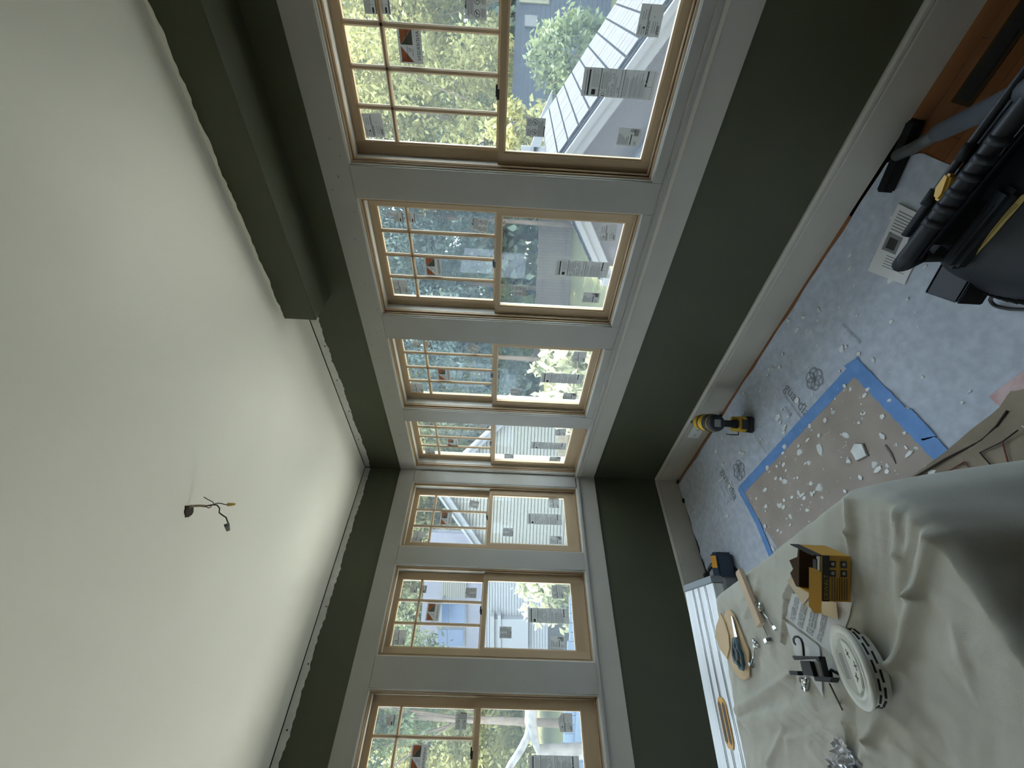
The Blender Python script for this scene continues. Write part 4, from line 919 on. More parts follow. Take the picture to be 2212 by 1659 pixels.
PNM = frame((-.168, .044, .420), (.155, -.010, .024), (0, 1, 0))
pn = MB().box(-.088, .088, -.021, .021, -.020, .016, PNM).build('front_panel', M_vac, vac, bevel=.010)
for y_ in (-.004, .008): MB().box(-.055, .055, y_ - .0012, y_ + .0012, .0162, .0170, PNM).build('panel_groove', M_dark, pn)
# carrying handle: ribbed grip bar, posts, rear rail with rod and clips
hb = MB().tube([(-.262, .105, .43), (-.272, .088, .470), (-.268, .072, .495), (-.245, .067, .502), (-.10, .067, .505), (.10, .072, .505), (.25, .08, .495), (.262, .11, .44)], [.015, .017, .0175, .0165, .0165, .0165, .017, .016], 14).build('handle_bar', M_vac, vac, True)
for k_ in range(6): MB().tube([(-.175 + k_ * .031, .067, .5035 + .0004 * k_), (-.161 + k_ * .031, .067, .5038 + .0004 * k_)], .0188, 14).build('grip_rib', M_vac, hb, True)
MB().tube([(-.250, .105, .34), (-.258, .105, .43)], .017, 12).build('handle_post', M_vac2, vac, True)
tp = MB().prism([(-.255, .066), (.22, .066), (.22, .132), (-.215, .132), (-.262, .105)], .462, .478).build('top_rail', M_vac, vac, bevel=.005)
MB().tube([(-.225, .128, .482), (-.10, .134, .484), (.05, .138, .484), (.20, .140, .482)], .008, 10).build('rear_rod', M_vac, vac, True)
for x_ in (-.14, -.05): MB().tube([(x_ - .016, .132, .484), (x_ + .016, .134, .484)], .0115, 10).build('rod_clip', M_vac2, vac, True)
MB().prism([(-.006, -.014), (.010, -.018), (.046, -.010), (.050, .006), (.020, .012), (.0, .004)], 0, .022, T(-.135, .112, .478, .25)).build('latch', M_vy, vac, bevel=.005)
# badge following the lid
bd = MB(); vs_ = []; nseg = 16
for i in range(nseg + 1):
    u = i / nseg; cx_, cy_ = -.215 + .128 * u, .030 - .018 * u; wdt = .0105 * math.sin(math.pi * (.08 + .84 * u)) ** .6
    for sgn in (-1, 1): vs_.append((cx_, cy_ + sgn * wdt, lid_z(cx_, cy_ + sgn * wdt) + .0025))
bd.add(vs_, [(2 * i, 2 * i + 2, 2 * i + 3, 2 * i + 1) for i in range(nseg)])
bdo = bd.build('badge', M_vb, vac, True)
ln = MB()
for off in (-.004, 0, .004):
    vs_ = []
    for i in range(2, nseg - 1):
        u = i / nseg; cx_, cy_ = -.215 + .128 * u, .030 - .018 * u + off; vs_ += [(cx_, cy_ - .0006, lid_z(cx_, cy_) + .0032), (cx_, cy_ + .0006, lid_z(cx_, cy_) + .0032)]
    nn_ = nseg - 3; ln.add(vs_, [(2 * i, 2 * i + 2, 2 * i + 3, 2 * i + 1) for i in range(nn_ - 1)])
ln.build('badge_print', M_ink, bdo)
# vent ribs low on the front left
for k_ in range(12):
    an = R(-165 + k_ * 3.6); MB().tube([(VX + math.cos(an) * .2895 * VA, VY + math.sin(an) * .2895 * VF, .262), (VX + math.cos(an - .10) * .280 * VA, VY + math.sin(an - .10) * .280 * VF, .303)], .0022, 5).build('vent_rib', M_vac2, vac)
# square exhaust mouth at the left
an = R(196); pm = T(-.312, .075, .315, an)
ex_ = MB(); ex_.box(-.05, .035, -.045, -.039, -.030, .030, pm).box(-.05, .035, .039, .045, -.030, .030, pm).box(-.05, .035, -.039, .039, .025, .030, pm).box(-.05, .035, -.039, .039, -.030, -.025, pm)
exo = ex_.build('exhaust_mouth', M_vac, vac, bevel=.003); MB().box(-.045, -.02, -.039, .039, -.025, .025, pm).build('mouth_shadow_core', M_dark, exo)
for sx, sy in ((-.15, -.12), (.15, -.12), (.15, .12), (-.15, .12)): MB().lathe([(.010, 0), (.022, .004), (.022, .028), (.010, .032)], 14, T(sx * 1.2, sy * 1.2, .004)).build('caster', M_vac2, vac, True)
floor_cord([atz(2165, 628, .12), atz(2140, 645, .05), atz(2150, 660, .012), atz(2180, 667, .010), atz(2230, 671, .010), atz(2300, 690, .010)], .0048, '', parent=vac)
# wand with floor tool
wd_ = thing('vacuum_wand', 'grey two piece vacuum wand with a black floor nozzle leaning past the vacuum', 'vacuum wand', (0, 0, 0))
n0, n1 = Vector((2.235, -.132, 0)), Vector((2.450, -.066, 0)); nd = (n1 - n0).normalized(); nn = Vector((-nd.y, nd.x, 0))
MB().prism([tuple((n0 + nn * .022))[:2], tuple((n0 - nn * .024))[:2], tuple((n1 - nn * .024))[:2], tuple((n1 + nn * .022))[:2]], .004, .042).build('floor_nozzle', M_vac2, wd_, bevel=.006)
Wp = [Vector((2.352, -.108, .045)), atz(1975, 318, .075), atz(2030, 285, .17), atz(2120, 243, .30), atz(2212, 200, .43), atz(2330, 150, .62)]
MB().tube([Wp[0], Wp[1], Wp[2]], [.019, .0195, .0195], 14).build('lower_tube', mat('wand_grey', (.055, .056, .055), .5), wd_, True)
MB().tube([Wp[2] - (Wp[3] - Wp[2]) * .12, Wp[2], Wp[3], Wp[4], Wp[5]], [.017, .0245, .0245, .0245, .0245], 16).build('upper_tube', mat('wand_navy', (.034, .042, .055), .5, col2=(.045, .054, .067), nscale=12), wd_, True)
# leaflet under the vacuum edge
lf = thing('instruction_leaflet', 'printed leaflet with a dark photo lying on the fleece by the vacuum', 'leaflet', (0, 0, 0))
LP = [atz(1945, 440, 0), atz(1878, 585, 0), atz(1958, 615, 0), atz(2022, 478, 0)]
MB().prism([(p_.x, p_.y) for p_ in LP], .006, .0075).build('sheet', M_paper, lf)
def lq(u0, u1, v0, v1, mt, name, z=.0078):
    P_ = [LP[1].lerp(LP[0], u).lerp(LP[2].lerp(LP[3], u), v) for u, v in ((u0, v0), (u1, v0), (u1, v1), (u0, v1))]; MB().add([(p_.x, p_.y, z) for p_ in P_], [(0, 1, 2, 3)]).build(name, mt, lf)
lq(.36, .62, .10, .50, M_inkg, 'photo_print'); lq(.40, .56, .18, .42, M_ink, 'photo_detail', .0080)
for k_ in range(7): lq(.66 + k_ * .042, .675 + k_ * .042, .10, .10 + random.uniform(.5, .8), M_inkg, 'text_line')
for k_ in range(5): lq(.14 + k_ * .04, .152 + k_ * .04, .30, .30 + random.uniform(.3, .6), M_inkg, 'text_line')

# ================================================================== OUTDOORS
GZ = -1.5
def gp(py, dist): p_ = atd(1100, py, dist); return Vector((p_.x, p_.y, GZ))
M_grass = mat('lawn', (0.0744, 0.0768, 0.0240), .95, col2=(0.1020, 0.0960, 0.0408), nscale=.9, detail=8, bump=.6, bscale=30)
gm = MB(); 
for a, b, c, d in ((-70, 70, .35, 90), (-70, -.35, -60, .35), (RX + .4, 70, -60, .35), (-.35, RX + .4, -60, RY - .35)): gm.quad((a, c, GZ), (b, c, GZ), (b, d, GZ), (a, d, GZ))
tag(gm.build('lawn', M_grass), 'sunlit yellow green lawn stretching around the house', 'lawn', kind='stuff')
# pale paving close around the house, unseen, added to bounce sun onto the ceiling
pv = MB()
for a, b, c, d in ((-4.6, RX + 4, .13, 6.0), (-4.6, -.13, RY - 4, .13), (RX + .13, RX + 3, RY - 3, .13), (-.13, RX + .13, RY - 3, RY - .13)): pv.box(a, b, c, d, GZ - .05, GZ + .02)
struct(pv.build('bounce_paving', mat('bounce_paving_pale', (.68, .655, .60), .9, col2=(.76, .73, .67), nscale=3)))
# base of this house below floor level
struct(MB().box(-.13, RX + .13, RY - .13, .13, GZ - .1, -.16).build('foundation', mat('foundation_grey', (.45, .45, .44), .9)))

# ---- garden shed right outside the right wall
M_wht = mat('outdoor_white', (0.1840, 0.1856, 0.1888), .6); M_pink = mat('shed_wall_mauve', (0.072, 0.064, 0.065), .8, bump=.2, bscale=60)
RGX, RGZ, SL = 1.574, 1.10, .62; EL, ER = .56, 2.66; Y0, Y1 = 2.0, 3.62
def rz_(x): return RGZ - SL * abs(x - RGX)
shed = thing('garden_shed', 'small gabled shed with pale shingled roof just outside the nearest window', 'shed', (0, 0, GZ))
sh = MB(); sh.prism([(EL + .12, 0), (ER - .12, 0), (ER - .12, rz_(ER - .12) - GZ - .06), (RGX, RGZ - GZ - .06), (EL + .12, rz_(EL + .12) - GZ - .06)], 0, Y1 - Y0 - .12, Matrix.Translation((0, Y0 + .06, 0)) @ Matrix.Rotation(R(90), 4, 'X') @ Matrix.Scale(-1, 4, (0, 0, 1)))
sh.build('shed_wall', M_pink, shed)
M_sh = mat('pale_shingle', (0.0644, 0.0630, 0.0700), .9, col2=(0.0924, 0.0910, 0.0980), nscale=30, stretch=(1, 4, 1), bump=.4, bscale=200)
def roof_slab(x0, x1, name):
    m = MB(); t = .03
    m.add([(x, y, rz_(x) - GZ - dz) for dz in (0, t) for x, y in ((x0, Y0), (x1, Y0), (x1, Y1), (x0, Y1))], [(0, 1, 2, 3), (7, 6, 5, 4), (0, 4, 5, 1), (1, 5, 6, 2), (2, 6, 7, 3), (3, 7, 4, 0)]); return m.build(name, mat('shingle_shade_underlay', (0.012, 0.012, 0.014), .9), shed)  # near-black underlay shows between courses as painted shadow lines
rr_ = roof_slab(RGX, ER, 'roof_slope'); rl_ = roof_slab(EL, RGX, 'roof_slope')
dirx = 1 / math.sqrt(1 + SL * SL); tabs = []
sang = math.atan(SL)
for v_ in range(3):
    tabs.append(MB().box(0, .112, .003, .124 - .003, 0, .007).mesh('shingle', M_sh))
nc = 10; cl_ = (ER - RGX) / dirx / nc
for par, sgn in ((rr_, 1), (rl_, -1)):
    for i in range(nc if sgn > 0 else 9):
        for j in range(13):
            o = link('shingle', tabs[(i + j) % 3], par); s_ = (i + 1) * cl_ + .006
            x = RGX + sgn * (s_ * dirx); o.location = (x, Y0 + .004 + j * .1243 + (.0 if i % 2 else 0), rz_(x) - GZ + .004 + .0035)
            o.rotation_euler = (0, -sang * sgn + (0 if sgn > 0 else 0), 0)
            # tab runs from its lower edge up the slope
            o.matrix_local = Matrix.Translation((x, Y0 + .002 + j * .1243, rz_(x) - GZ + .006 + random.uniform(0, .002))) @ Matrix.Rotation(math.atan(SL) * sgn + (math.pi if sgn > 0 else 0), 4, 'Y') @ Matrix.Translation((-.0 if sgn > 0 else 0, 0, -.007 if sgn > 0 else 0))
def rake(x0, x1, top, bot, y0, y1, name, mt):
    m = MB(); m.add([(x, y, rz_(x) - GZ - d) for y in (y0, y1) for x, d in ((x0, top), (x1, top), (x1, bot), (x0, bot))], [(0, 1, 2, 3), (7, 6, 5, 4), (0, 4, 5, 1), (1, 5, 6, 2), (2, 6, 7, 3), (3, 7, 4, 0)]); return m.build(name, mt, shed)
for x0, x1 in ((RGX, ER), (EL, RGX)):
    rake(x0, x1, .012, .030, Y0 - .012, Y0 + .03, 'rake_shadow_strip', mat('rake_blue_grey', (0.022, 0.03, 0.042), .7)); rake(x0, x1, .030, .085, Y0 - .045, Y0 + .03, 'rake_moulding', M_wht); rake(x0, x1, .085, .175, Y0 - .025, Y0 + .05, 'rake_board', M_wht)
MB().box(EL - .05, EL + .06, Y0 - .06, Y1, rz_(EL) - GZ - .13, rz_(EL) - GZ - .03).build('gutter', M_wht, shed, bevel=.01)
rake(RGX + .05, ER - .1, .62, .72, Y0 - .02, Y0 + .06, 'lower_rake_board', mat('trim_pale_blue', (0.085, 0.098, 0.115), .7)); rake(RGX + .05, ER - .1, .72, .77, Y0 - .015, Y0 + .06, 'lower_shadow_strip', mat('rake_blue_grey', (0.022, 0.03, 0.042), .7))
# leaning white board behind the shed ridge
P4 = [aty(1193, 196, 3.9), aty(1168, 252, 3.9), aty(1142, 332, 3.9), aty(1163, 330, 3.9), aty(1192, 244, 3.9)]
tag(MB().add([tuple(p_) for p_ in P4] + [(p_.x, p_.y + .04, p_.z) for p_ in P4], [(0, 1, 2, 3, 4), (9, 8, 7, 6, 5)] + [(i, (i + 1) % 5, 5 + (i + 1) % 5, 5 + i) for i in range(5)]).add([(P4[2].x - .02, 3.9, GZ), (P4[2].x + .08, 3.9, GZ), (P4[2].x + .08, 3.94, GZ), (P4[2].x - .02, 3.94, GZ), (P4[2].x - .02, 3.9, P4[2].z + .1), (P4[2].x + .08, 3.9, P4[2].z + .1), (P4[2].x + .08, 3.94, P4[2].z + .1), (P4[2].x - .02, 3.94, P4[2].z + .1)], [(0, 3, 2, 1), (4, 5, 6, 7), (0, 1, 5, 4), (1, 2, 6, 5), (2, 3, 7, 6), (3, 0, 4, 7)]).build('white_plank', M_wht), 'bright white sloping plank behind the shed roof', 'slide')

# ---- foliage
LEAFM = {}
def leaf_mat(key, c1, c2):
    if key in LEAFM: return LEAFM[key]
    m = mat('leaves_' + key, tuple(x_ * .55 for x_ in c1), .7, col2=tuple(min(.6, x_ * 2.2) for x_ in c2), nscale=1.1, detail=6, trans=.3); LEAFM[key] = m; return m  # colours pushed apart to paint sunlit and shaded leaf clumps
def leaves(blobs, count, size, drop=.0):
    if .101 < size < .4: count = int(count * 2.3); size *= .66
    """blobs: (centre, radii) ; leaf triangles scattered through clumps near the blob skins"""
    vs = []; fs = []
    tot = sum(b[1][0] * b[1][1] + b[1][2] * b[1][0] for b in blobs)
    V = []
    for c, r in blobs:
        n = max(10, int(count * (r[0] * r[1] + r[2] * r[0]) / tot)); nclump = max(6, n // 26)
        d = rng.normal(size=(nclump, 3)); d /= np.linalg.norm(d, axis=1)[:, None]; rad = rng.uniform(.45, 1.0, nclump) ** .5
        cc = np.array(c) + d * rad[:, None] * np.array(r)
        idx = rng.integers(0, nclump, n); sp = .11 * (r[0] + r[2]) / 2
        p_ = cc[idx] + rng.normal(size=(n, 3)) * np.array([sp, sp, sp * (1 + drop)])
        V.append(p_)
    Pn = np.concatenate(V); n = len(Pn)
    a = rng.normal(size=(n, 3)); a[:, 2] -= drop; a /= np.linalg.norm(a, axis=1)[:, None]; b = rng.normal(size=(n, 3)); b -= a * (a * b).sum(1)[:, None]; b /= np.linalg.norm(b, axis=1)[:, None]
    s_ = size * rng.uniform(.6, 1.4, n)[:, None]
    q = np.stack([Pn - a * s_, Pn + b * s_ * .45, Pn + a * s_, Pn - b * s_ * .45], 1).reshape(-1, 3)
    me = bpy.data.meshes.new('foliage'); me.from_pydata(q.tolist(), [], (np.arange(n * 4).reshape(n, 4)).tolist()); me.update(); return me
def tree(name, label, base, blobs, count, size, key, c1, c2, trunk=.12, group='trees and shrubs outside', drop=.2, branches=8, bark=(.16, .12, .09), cat='tree'):
    t = thing(name, label, cat, tuple(base), 0, group)
    me = leaves(blobs, count, size, drop); me.materials.append(leaf_mat(key, c1, c2)); f = link('foliage', me, t); f['kind'] = 'stuff'
    m = MB(); topz = max(b[0][2] for b in blobs)
    M_bark = mat('bark_%d' % int(bark[0] * 100), bark, .9, col2=tuple(min(1, x_ * 1.6) for x_ in bark), nscale=8, bump=.4, bscale=60)
    m.tube([(0, 0, 0), (.05, .03, topz * .35), (-.04, .06, topz * .7), (.0, .0, topz)], [trunk, trunk * .8, trunk * .5, trunk * .2], 8).build('trunk', M_bark, t, True)
    for k_ in range(branches):
        b = blobs[k_ % len(blobs)]; h0 = topz * random.uniform(.25, .7); e = Vector(b[0]) + Vector((random.uniform(-1, 1) * b[1][0] * .8, random.uniform(-1, 1) * b[1][1] * .8, random.uniform(-.4, .6) * b[1][2]))
        MB().tube([(0, .03, h0), Vector((0, 0, h0)).lerp(e, .5) + Vector((0, 0, .2)), e], [trunk * .35, trunk * .22, trunk * .06], 5).build('branch', M_bark, t, True)
    return t
def crown(h, r, n=5, low=.35):
    out = []
    for k_ in range(n):
        a = 2 * math.pi * k_ / n + random.random(); z_ = h * random.uniform(low, .85); q_ = r * random.uniform(.3, .6); out.append(((math.cos(a) * q_, math.sin(a) * q_, z_), (r * random.uniform(.5, .7), r * random.uniform(.5, .7), r * random.uniform(.45, .75))))
    out.append(((0, 0, h * .9), (r * .55, r * .55, r * .5))); return out
YG = ((00.106, 00.113, 00.030), (00.212, 00.199, 00.080)); DG = ((00.037, 00.056, 00.033), (00.099, 00.119, 00.056)); BG = ((00.030, 00.049, 00.049), (00.073, 00.099, 00.086)); GG = ((00.073, 00.096, 00.047), (00.173, 00.179, 00.086))
tree('maple_tree', 'yellow green maple filling the near end of the nearest window', gp(-10, 17), crown(11.5, 3.2, 6, .25), 9000, .16, 'maple', *YG)
tree('bushy_tree', 'dark leafy tree behind the maker sticker of the nearest window', gp(120, 21), crown(12.5, 3.8, 6, .2), 9000, .18, 'dark', *DG)
tree('maple_tree', 'sunlit tree at the corner side of the nearest window', gp(265, 15), crown(9.8, 2.6, 6, .2), 9000, .14, 'maple', *YG)
tree('red_maple', 'small red leaved tree glimpsed in the upper lights of the nearest window', gp(100, 27), crown(13, 1.6, 4, .75), 1600, .2, 'red', (.24, .08, .055), (.32, .15, .10))
tree('cedar_tree', 'blue green cedar behind the second window', gp(480, 18), crown(12, 3.4, 7, .2), 10000, .15, 'cedar', *BG)
tree('bushy_tree', 'dark tree behind the mullion between second and third windows', gp(620, 22), crown(13, 3.6, 6, .15), 9000, .18, 'dark', *DG)
tree('cedar_tree', 'tall cedar behind the third window', gp(775, 17), crown(11.5, 2.8, 7, .25), 9000, .15, 'cedar', *BG)
tree('maple_tree', 'pale leafy tree high behind the third window', gp(870, 24), crown(13, 3.4, 6, .35), 8000, .2, 'pale', *GG)
tree('bushy_tree', 'tree standing behind the beige gabled house at the room corner', gp(1000, 30), crown(14, 4.2, 6, .35), 9000, .24, 'pale', *GG)
tree('maple_tree', 'yellow green tree above the house roof in the left corner window', gp(1130, 27), crown(15, 4.0, 6, .45), 9000, .22, 'maple', *YG)
tree('maple_tree', 'yellow green tree above the pale wall in the middle left window', gp(1330, 25), crown(14, 4.2, 6, .4), 9000, .21, 'maple', *YG)
tree('bushy_tree', 'grey green tree beside the pale wall in the middle left window', gp(1440, 21), crown(12, 3.0, 6, .35), 8000, .18, 'pale', *GG)
tree('willow_tree', 'dark backlit tree at the upper end of the left edge window', gp(1560, 13), crown(9.5, 2.6, 6, .45), 9000, .13, 'dark', *DG)
tree('maple_tree', 'bright leafy tree low behind the left edge window', gp(1620, 19), crown(8, 3.2, 6, .2), 8000, .16, 'maple', *YG)
# dense hedge trees closing the view behind everything
for i_, py_ in enumerate(range(-150, 1900, 165)):
    where = ('beyond the nearest window', 'beyond the nearest window and its dark house', 'behind the mullion left of the nearest window', 'beyond the second window', 'far behind the cedar fence', 'beyond the third window', 'between the third and the corner window', 'behind the beige gable', 'behind the rake of the beige house', 'beyond the pale house', 'left of the pale house', 'beyond the left edge window', 'outside the photo left of the last window')[i_]
    tree('hedge_tree', 'dense dark hedge tree ' + where, gp(py_, 36), [((0, 0, 2.2), (4.6, 4.6, 2.6)), ((.8, .4, 5.0), (4.4, 4.4, 2.8)), ((-.8, -.3, 8.2), (3.8, 3.8, 2.8)), ((.2, .0, 11.0), (3.0, 3.0, 2.2))], 6500, .46, 'hedge', (.035, .055, .045), (.085, .11, .075), .3, branches=2)
# shrubs
tree('leafy_shrub', 'big leaved yellow green shrub close outside the third window', gp(835, 6.0), [((0, 0, 1.25), (.55, .55, .85)), ((.35, .25, 1.7), (.45, .45, .6)), ((-.35, -.2, .8), (.5, .5, .6)), ((.1, .4, 2.0), (.35, .35, .4)), ((-.6, .0, 1.5), (.3, .4, .6))], 2600, .10, 'shrub', (.20, .225, .075), (.38, .375, .19), .04, cat='shrub', drop=1.0, branches=10)
tree('round_shrub', 'dark round bush with a lit side beyond the shed roof', gp(110, 9), [((0, 0, 1.7), (.75, .7, .9))], 3500, .07, 'dark', *DG, .06, cat='shrub')
tree('hanging_shrub', 'feathery shrub at the left of the shed ridge', gp(285, 10), [((0, 0, 1.6), (.7, .7, 1.3)), ((.1, .1, 3.0), (.5, .5, .6))], 4200, .08, 'maple', *YG, .06, cat='shrub')
tree('garden_shrub', 'loose shrub in front of the siding in the middle left window', gp(1285, 9), [((0, 0, 1.75), (.55, .55, .55)), ((.45, .3, 1.9), (.5, .5, .45)), ((-.3, -.2, 1.3), (.4, .4, .6))], 1500, .09, 'shrub2', (.16, .20, .085), (.30, .32, .17), .03, cat='shrub', drop=.9)
tree('garden_shrub', 'pale grass like bush by the blue boards in the left edge window', gp(1610, 6.5), [((0, 0, .75), (.4, .4, .45))], 900, .08, 'shrub', (.20, .225, .075), (.38, .375, .19), .03, cat='shrub', drop=-.6)

# ---- pale forked trunk in the left edge window
tk = thing('forked_trunk', 'sunlit white forked tree trunk outside the left edge window', 'tree', (0, 0, 0))
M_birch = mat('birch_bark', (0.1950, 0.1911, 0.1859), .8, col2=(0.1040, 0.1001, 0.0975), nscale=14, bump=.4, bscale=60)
g0 = atd(1160, 1600, 5.0)
MB().tube([(g0.x, g0.y, GZ), atd(1165, 1625, 5.0), atd(1152, 1585, 5.0), atd(1146, 1560, 5.05), atd(1150, 1510, 5.1), atd(1155, 1470, 5.15)], [.10, .075, .065, .075, .08, .075], 10).build('trunk', M_birch, tk, True)
MB().tube([atd(1146, 1562, 5.03), atd(1140, 1590, 5.0), atd(1125, 1620, 4.95), atd(1105, 1650, 4.9), atd(1080, 1700, 4.8)], [.05, .045, .045, .045, .04], 8).build('fork_limb', M_birch, tk, True)

# ---- dark clapboard house seen past the shed
dh = thing('dark_house', 'dark blue grey boarded house with a cream window behind the shed', 'house', (0, 0, GZ))
A_, B_ = gp(-120, 13), gp(345, 13); dd = (B_ - A_); Ld = dd.length; ddn = dd.normalized(); nrm = Vector((-ddn.y, ddn.x, 0)); nrm = nrm if nrm.dot(CAM - A_) > 0 else -nrm
M_dk = mat('dark_board', (0.018, 0.024, 0.034), .7, col2=(0.026, 0.034, 0.046), nscale=3)
FRD = Matrix.Translation((A_.x, A_.y, 0)) @ frame((0, 0, 0), ddn, nrm)
zs_ = 1 if (FRD.to_3x3() @ Vector((0, 0, 1))).z > 0 else -1
def dbox(x0, x1, y0, y1, z0, z1, name, mt, par): return MB().box(x0, x1, y0, y1, zs_ * z0, zs_ * z1, FRD).build(name, mt, par)
hw = dbox(0, Ld, -.3, 0, 0, 3.05, 'house_wall', M_dk, dh)
for k_ in range(20): dbox(0, Ld, 0, .02, k_ * .15 + .005, k_ * .15 + .145, 'clapboard', M_dk, hw)
wf = dbox(Ld * .14, Ld * .14 + .9, .021, .06, 2.0, 2.95, 'window_frame', mat('cream_trim', (0.13, 0.12, 0.075), .6), dh); dbox(Ld * .14 + .1, Ld * .14 + .8, .061, .065, 2.1, 2.85, 'window_pane', mat('pale_pane', (0.06, 0.075, 0.085), .2), wf)
dbox(Ld * .33, Ld * .33 + .35, .021, .07, 2.35, 2.75, 'meter_box', mat('meter_box', (0.1, 0.1, 0.1), .6), dh)
# ---- wooden fence
M_fen = mat('fence_cedar', (0.08, 0.064, 0.048), .85, col2=(0.105, 0.085, 0.066), nscale=6, stretch=(1, 1, .1))
def fence(label, pya, pyb, dist, h, n, mt):
    A_, B_ = gp(pya, dist), gp(pyb, dist); f = thing('board_fence', label, 'fence', tuple(A_)); d_ = (B_ - A_); L = d_.length; d_.normalize(); w_ = L / n; n_ = Vector((-d_.y, d_.x, 0))
    me = None
    for i in range(n):
        hh = h + random.uniform(-.02, .02); m = MB(); M_ = frame(d_ * (i * w_), d_, n_)
        z_ = 1 if (M_.to_3x3() @ Vector((0, 0, 1))).z > 0 else -1
        m.box(.004, w_ - .004, -.012 + random.uniform(-.004, .004), .012, 0, z_ * hh, M_); m.build('fence_board', mt, f)
    for zz in (.3, h - .25):
        M_ = frame((0, 0, 0), d_, n_); z_ = 1 if (M_.to_3x3() @ Vector((0, 0, 1))).z > 0 else -1
        MB().box(0, L, .014, .05, z_ * zz, z_ * (zz + .09), M_).box(0, L, -.05, -.014, z_ * zz, z_ * (zz + .09), M_).build('fence_rail', mt, f)
    return f
fence('tan cedar board fence across the lawn behind the second and third windows', 400, 800, 19, 1.55, 60, M_fen)
fence('golden board fence in front of the beige house at the corner window', 800, 1010, 11, 1.32, 22, mat('fence_gold', (0.1438, 0.1150, 0.0725), .85, col2=(0.1750, 0.1438, 0.0950), nscale=6, stretch=(1, 1, .1)))
fence('pale blue painted board fence outside the left wall windows', 1120, 1800, 6.0, 1.75, 34, mat('fence_blue', (0.0650, 0.0962, 0.1404), .7, col2=(0.0832, 0.1196, 0.1664), nscale=5))

# ---- beige house with clapboards and white rakes behind the room corner
HD = 15.0
bh = thing('beige_house', 'beige clapboard house with a white raked gable behind the room corner', 'house', (0, 0, GZ))
M_sid = mat('cream_siding', (0.1836, 0.1734, 0.1394), .7); M_sidb = mat('siding_shade_backing', (0.0364, 0.0351, 0.0325), .8)  # dark backing in the gaps stands in for shade under each board
def hp(px, py, dd=0.0): p_ = atd(px, py, HD + dd); return Vector((p_.x, p_.y, p_.z - GZ))
AP, RE, LE = hp(945, 1042), hp(1075, 912), hp(1062, 1225)
base_r, base_l = Vector((RE.x, RE.y, 0)), Vector((LE.x, LE.y, 0))
ux = (base_l - base_r); UW = ux.length; ux.normalize()
apx = (AP - base_r).dot(ux)
def gw(z):      # half open interval of the gable at height z
    l = 0 if z <= RE.z else apx * (z - RE.z) / (AP.z - RE.z); r = UW if z <= LE.z else UW - (UW - apx) * (z - LE.z) / (AP.z - LE.z); return l, r
back = Vector((FH.x, FH.y, 0))
FRH = frame(base_r, ux, back); zh = 1 if (FRH.to_3x3() @ Vector((0, 0, 1))).z > 0 else -1
hw = MB().prism([(0, 0), (UW, 0), (UW, LE.z), (apx, AP.z), (0, RE.z)], 0, .4, frame(base_r + back * .03, ux, Vector((0, 0, 1))) @ Matrix.Scale(1 if ux.cross(Vector((0, 0, 1))).dot(back) > 0 else -1, 4, (0, 0, 1))).build('gable_wall', M_sidb, bh)
z_ = .0; ex_p = .125
while z_ < AP.z - .05:
    l0, r0 = gw(z_); l1, r1 = gw(min(z_ + ex_p, AP.z - .001)); m = MB(); th0, th1 = -.022, -.004
    if r1 - l1 > .05:
        vs_ = [FRH @ Vector(v) for v in ((l0, th0, zh * (z_ + .022)), (r0, th0, zh * (z_ + .022)), (r1, th1, zh * (z_ + ex_p)), (l1, th1, zh * (z_ + ex_p)), (l0, .03, zh * (z_ + .022)), (r0, .03, zh * (z_ + .022)), (r1, .03, zh * (z_ + ex_p)), (l1, .03, zh * (z_ + ex_p)))]
        m.add(vs_, [(0, 1, 2, 3), (7, 6, 5, 4), (0, 4, 5, 1), (1, 5, 6, 2), (2, 6, 7, 3), (3, 7, 4, 0)]).build('siding_board', M_sid, hw)
    z_ += ex_p
def bar3(a, b, wz, d0, d1, name, mt, par):
    vs_ = []
    for dd_ in (d0, d1):
        for p_, o_ in ((a, 0), (b, 0), (b, -wz), (a, -wz)): vs_.append(Vector(p_) + Vector((0, 0, o_)) + back * dd_)
    return MB().add(vs_, [(0, 1, 2, 3), (7, 6, 5, 4), (0, 4, 5, 1), (1, 5, 6, 2), (2, 6, 7, 3), (3, 7, 4, 0)]).build(name, mt, par)
bar3(AP + Vector((0, 0, .12)), RE + (RE - AP) * .12, .30, -.30, -.05, 'rake_board', M_wht, bh); bar3(AP + Vector((0, 0, .12)), LE + (LE - AP) * .10, .30, -.30, -.05, 'rake_board', M_wht, bh)
bar3(AP + Vector((0, 0, .20)), RE + (RE - AP) * .14, .10, -.42, .9, 'roof_edge', M_wht, bh); bar3(AP + Vector((0, 0, .20)), LE + (LE - AP) * .12, .10, -.42, .9, 'roof_edge', M_wht, bh)
bar3(hp(1048, 912), hp(1060, 912) + ux * .0, .0, 0, 0, 'x', M_wht, bh) if False else None
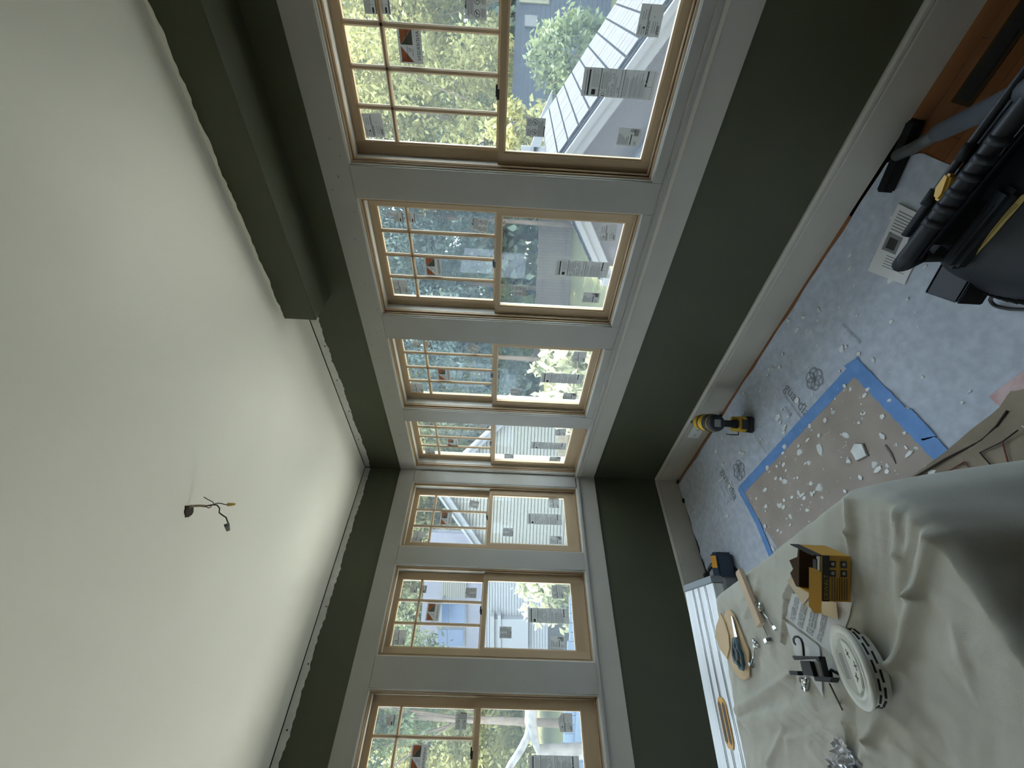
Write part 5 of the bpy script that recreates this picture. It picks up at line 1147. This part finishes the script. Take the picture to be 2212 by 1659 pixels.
# ---- pale house with blue windows behind the middle left window
ph = thing('pale_house', 'bright pale lavender house wall with two blue windows behind the middle left window', 'house', (0, 0, GZ))
PD = 17.5
def pp_(px, py): p_ = atd(px, py, PD); return Vector((p_.x, p_.y, p_.z - GZ))
def rect_at(px0, px1, py0, py1, d0, d1, name, mt, par, grow=0):
    a, b, c, d = pp_(px0, py0), pp_(px0, py1), pp_(px1, py1), pp_(px1, py0)
    return MB().add([p_ + back * dd_ for dd_ in (d0, d1) for p_ in (a, b, c, d)], [(0, 1, 2, 3), (7, 6, 5, 4), (0, 4, 5, 1), (1, 5, 6, 2), (2, 6, 7, 3), (3, 7, 4, 0)]).build(name, mt, par)
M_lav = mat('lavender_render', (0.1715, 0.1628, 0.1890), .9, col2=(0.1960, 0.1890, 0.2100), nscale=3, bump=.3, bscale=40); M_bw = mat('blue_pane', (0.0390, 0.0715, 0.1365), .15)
a, b = pp_(925, 1150), pp_(900, 1460)
pw_ = MB(); q0, q1 = Vector((a.x, a.y, 0)), Vector((b.x, b.y, 0)); pw_.add([p_ + back * dd_ for dd_ in (0, .4) for p_ in (q0, q1, b, a)], [(0, 1, 2, 3), (7, 6, 5, 4), (0, 4, 5, 1), (1, 5, 6, 2), (2, 6, 7, 3), (3, 7, 4, 0)]); pwo = pw_.build('house_wall', M_lav, ph)
w1 = rect_at(952, 1008, 1300, 1347, -.06, 0, 'window_frame', M_wht, ph); rect_at(955, 970, 1303, 1344, -.09, -.06, 'window_pane', M_bw, w1); rect_at(972, 1005, 1303, 1344, -.09, -.06, 'window_pane', M_bw, w1)
w2 = rect_at(943, 1004, 1355, 1396, -.06, 0, 'window_frame', M_wht, ph); rect_at(946, 966, 1357, 1393, -.09, -.06, 'window_pane', M_bw, w2); rect_at(968, 1001, 1357, 1393, -.09, -.06, 'window_pane', M_bw, w2)
sp_ = rect_at(954, 1008, 1252, 1290, -.03, 0, 'siding_panel', M_sidb, ph)
for k_ in range(12): rect_at(954.5 + k_ * 4.5, 958.3 + k_ * 4.5, 1252, 1290, -.06, -.03, 'siding_board', M_sid, sp_)
bar3(pp_(930, 1345), pp_(960, 1285), .05, -.10, -.07, 'loose_cable', mat('cable_grey', (0.05, 0.048, 0.055), .7), ph)
# white wing below it
wg = thing('white_wing', 'low white clapboard wing with a porch corner under the pale house', 'house', (0, 0, GZ))
PD = 14.5
wgw = rect_at(1040, 1300, 1215, 1470, 0, .4, 'wing_wall', M_sidb, wg)
for k_ in range(24): rect_at(1040 + k_ * 6, 1045.2 + k_ * 6, 1215, 1470, -.03, 0, 'siding_board', M_wht, wgw)
rect_at(1068, 1140, 1330, 1400, -.22, -.03, 'porch_panel', M_wht, wg); rect_at(1075, 1082, 1320, 1405, -.28, -.03, 'corner_post', M_wht, wg); rect_at(1060, 1068, 1320, 1410, -.34, -.03, 'porch_beam', M_wht, wg)
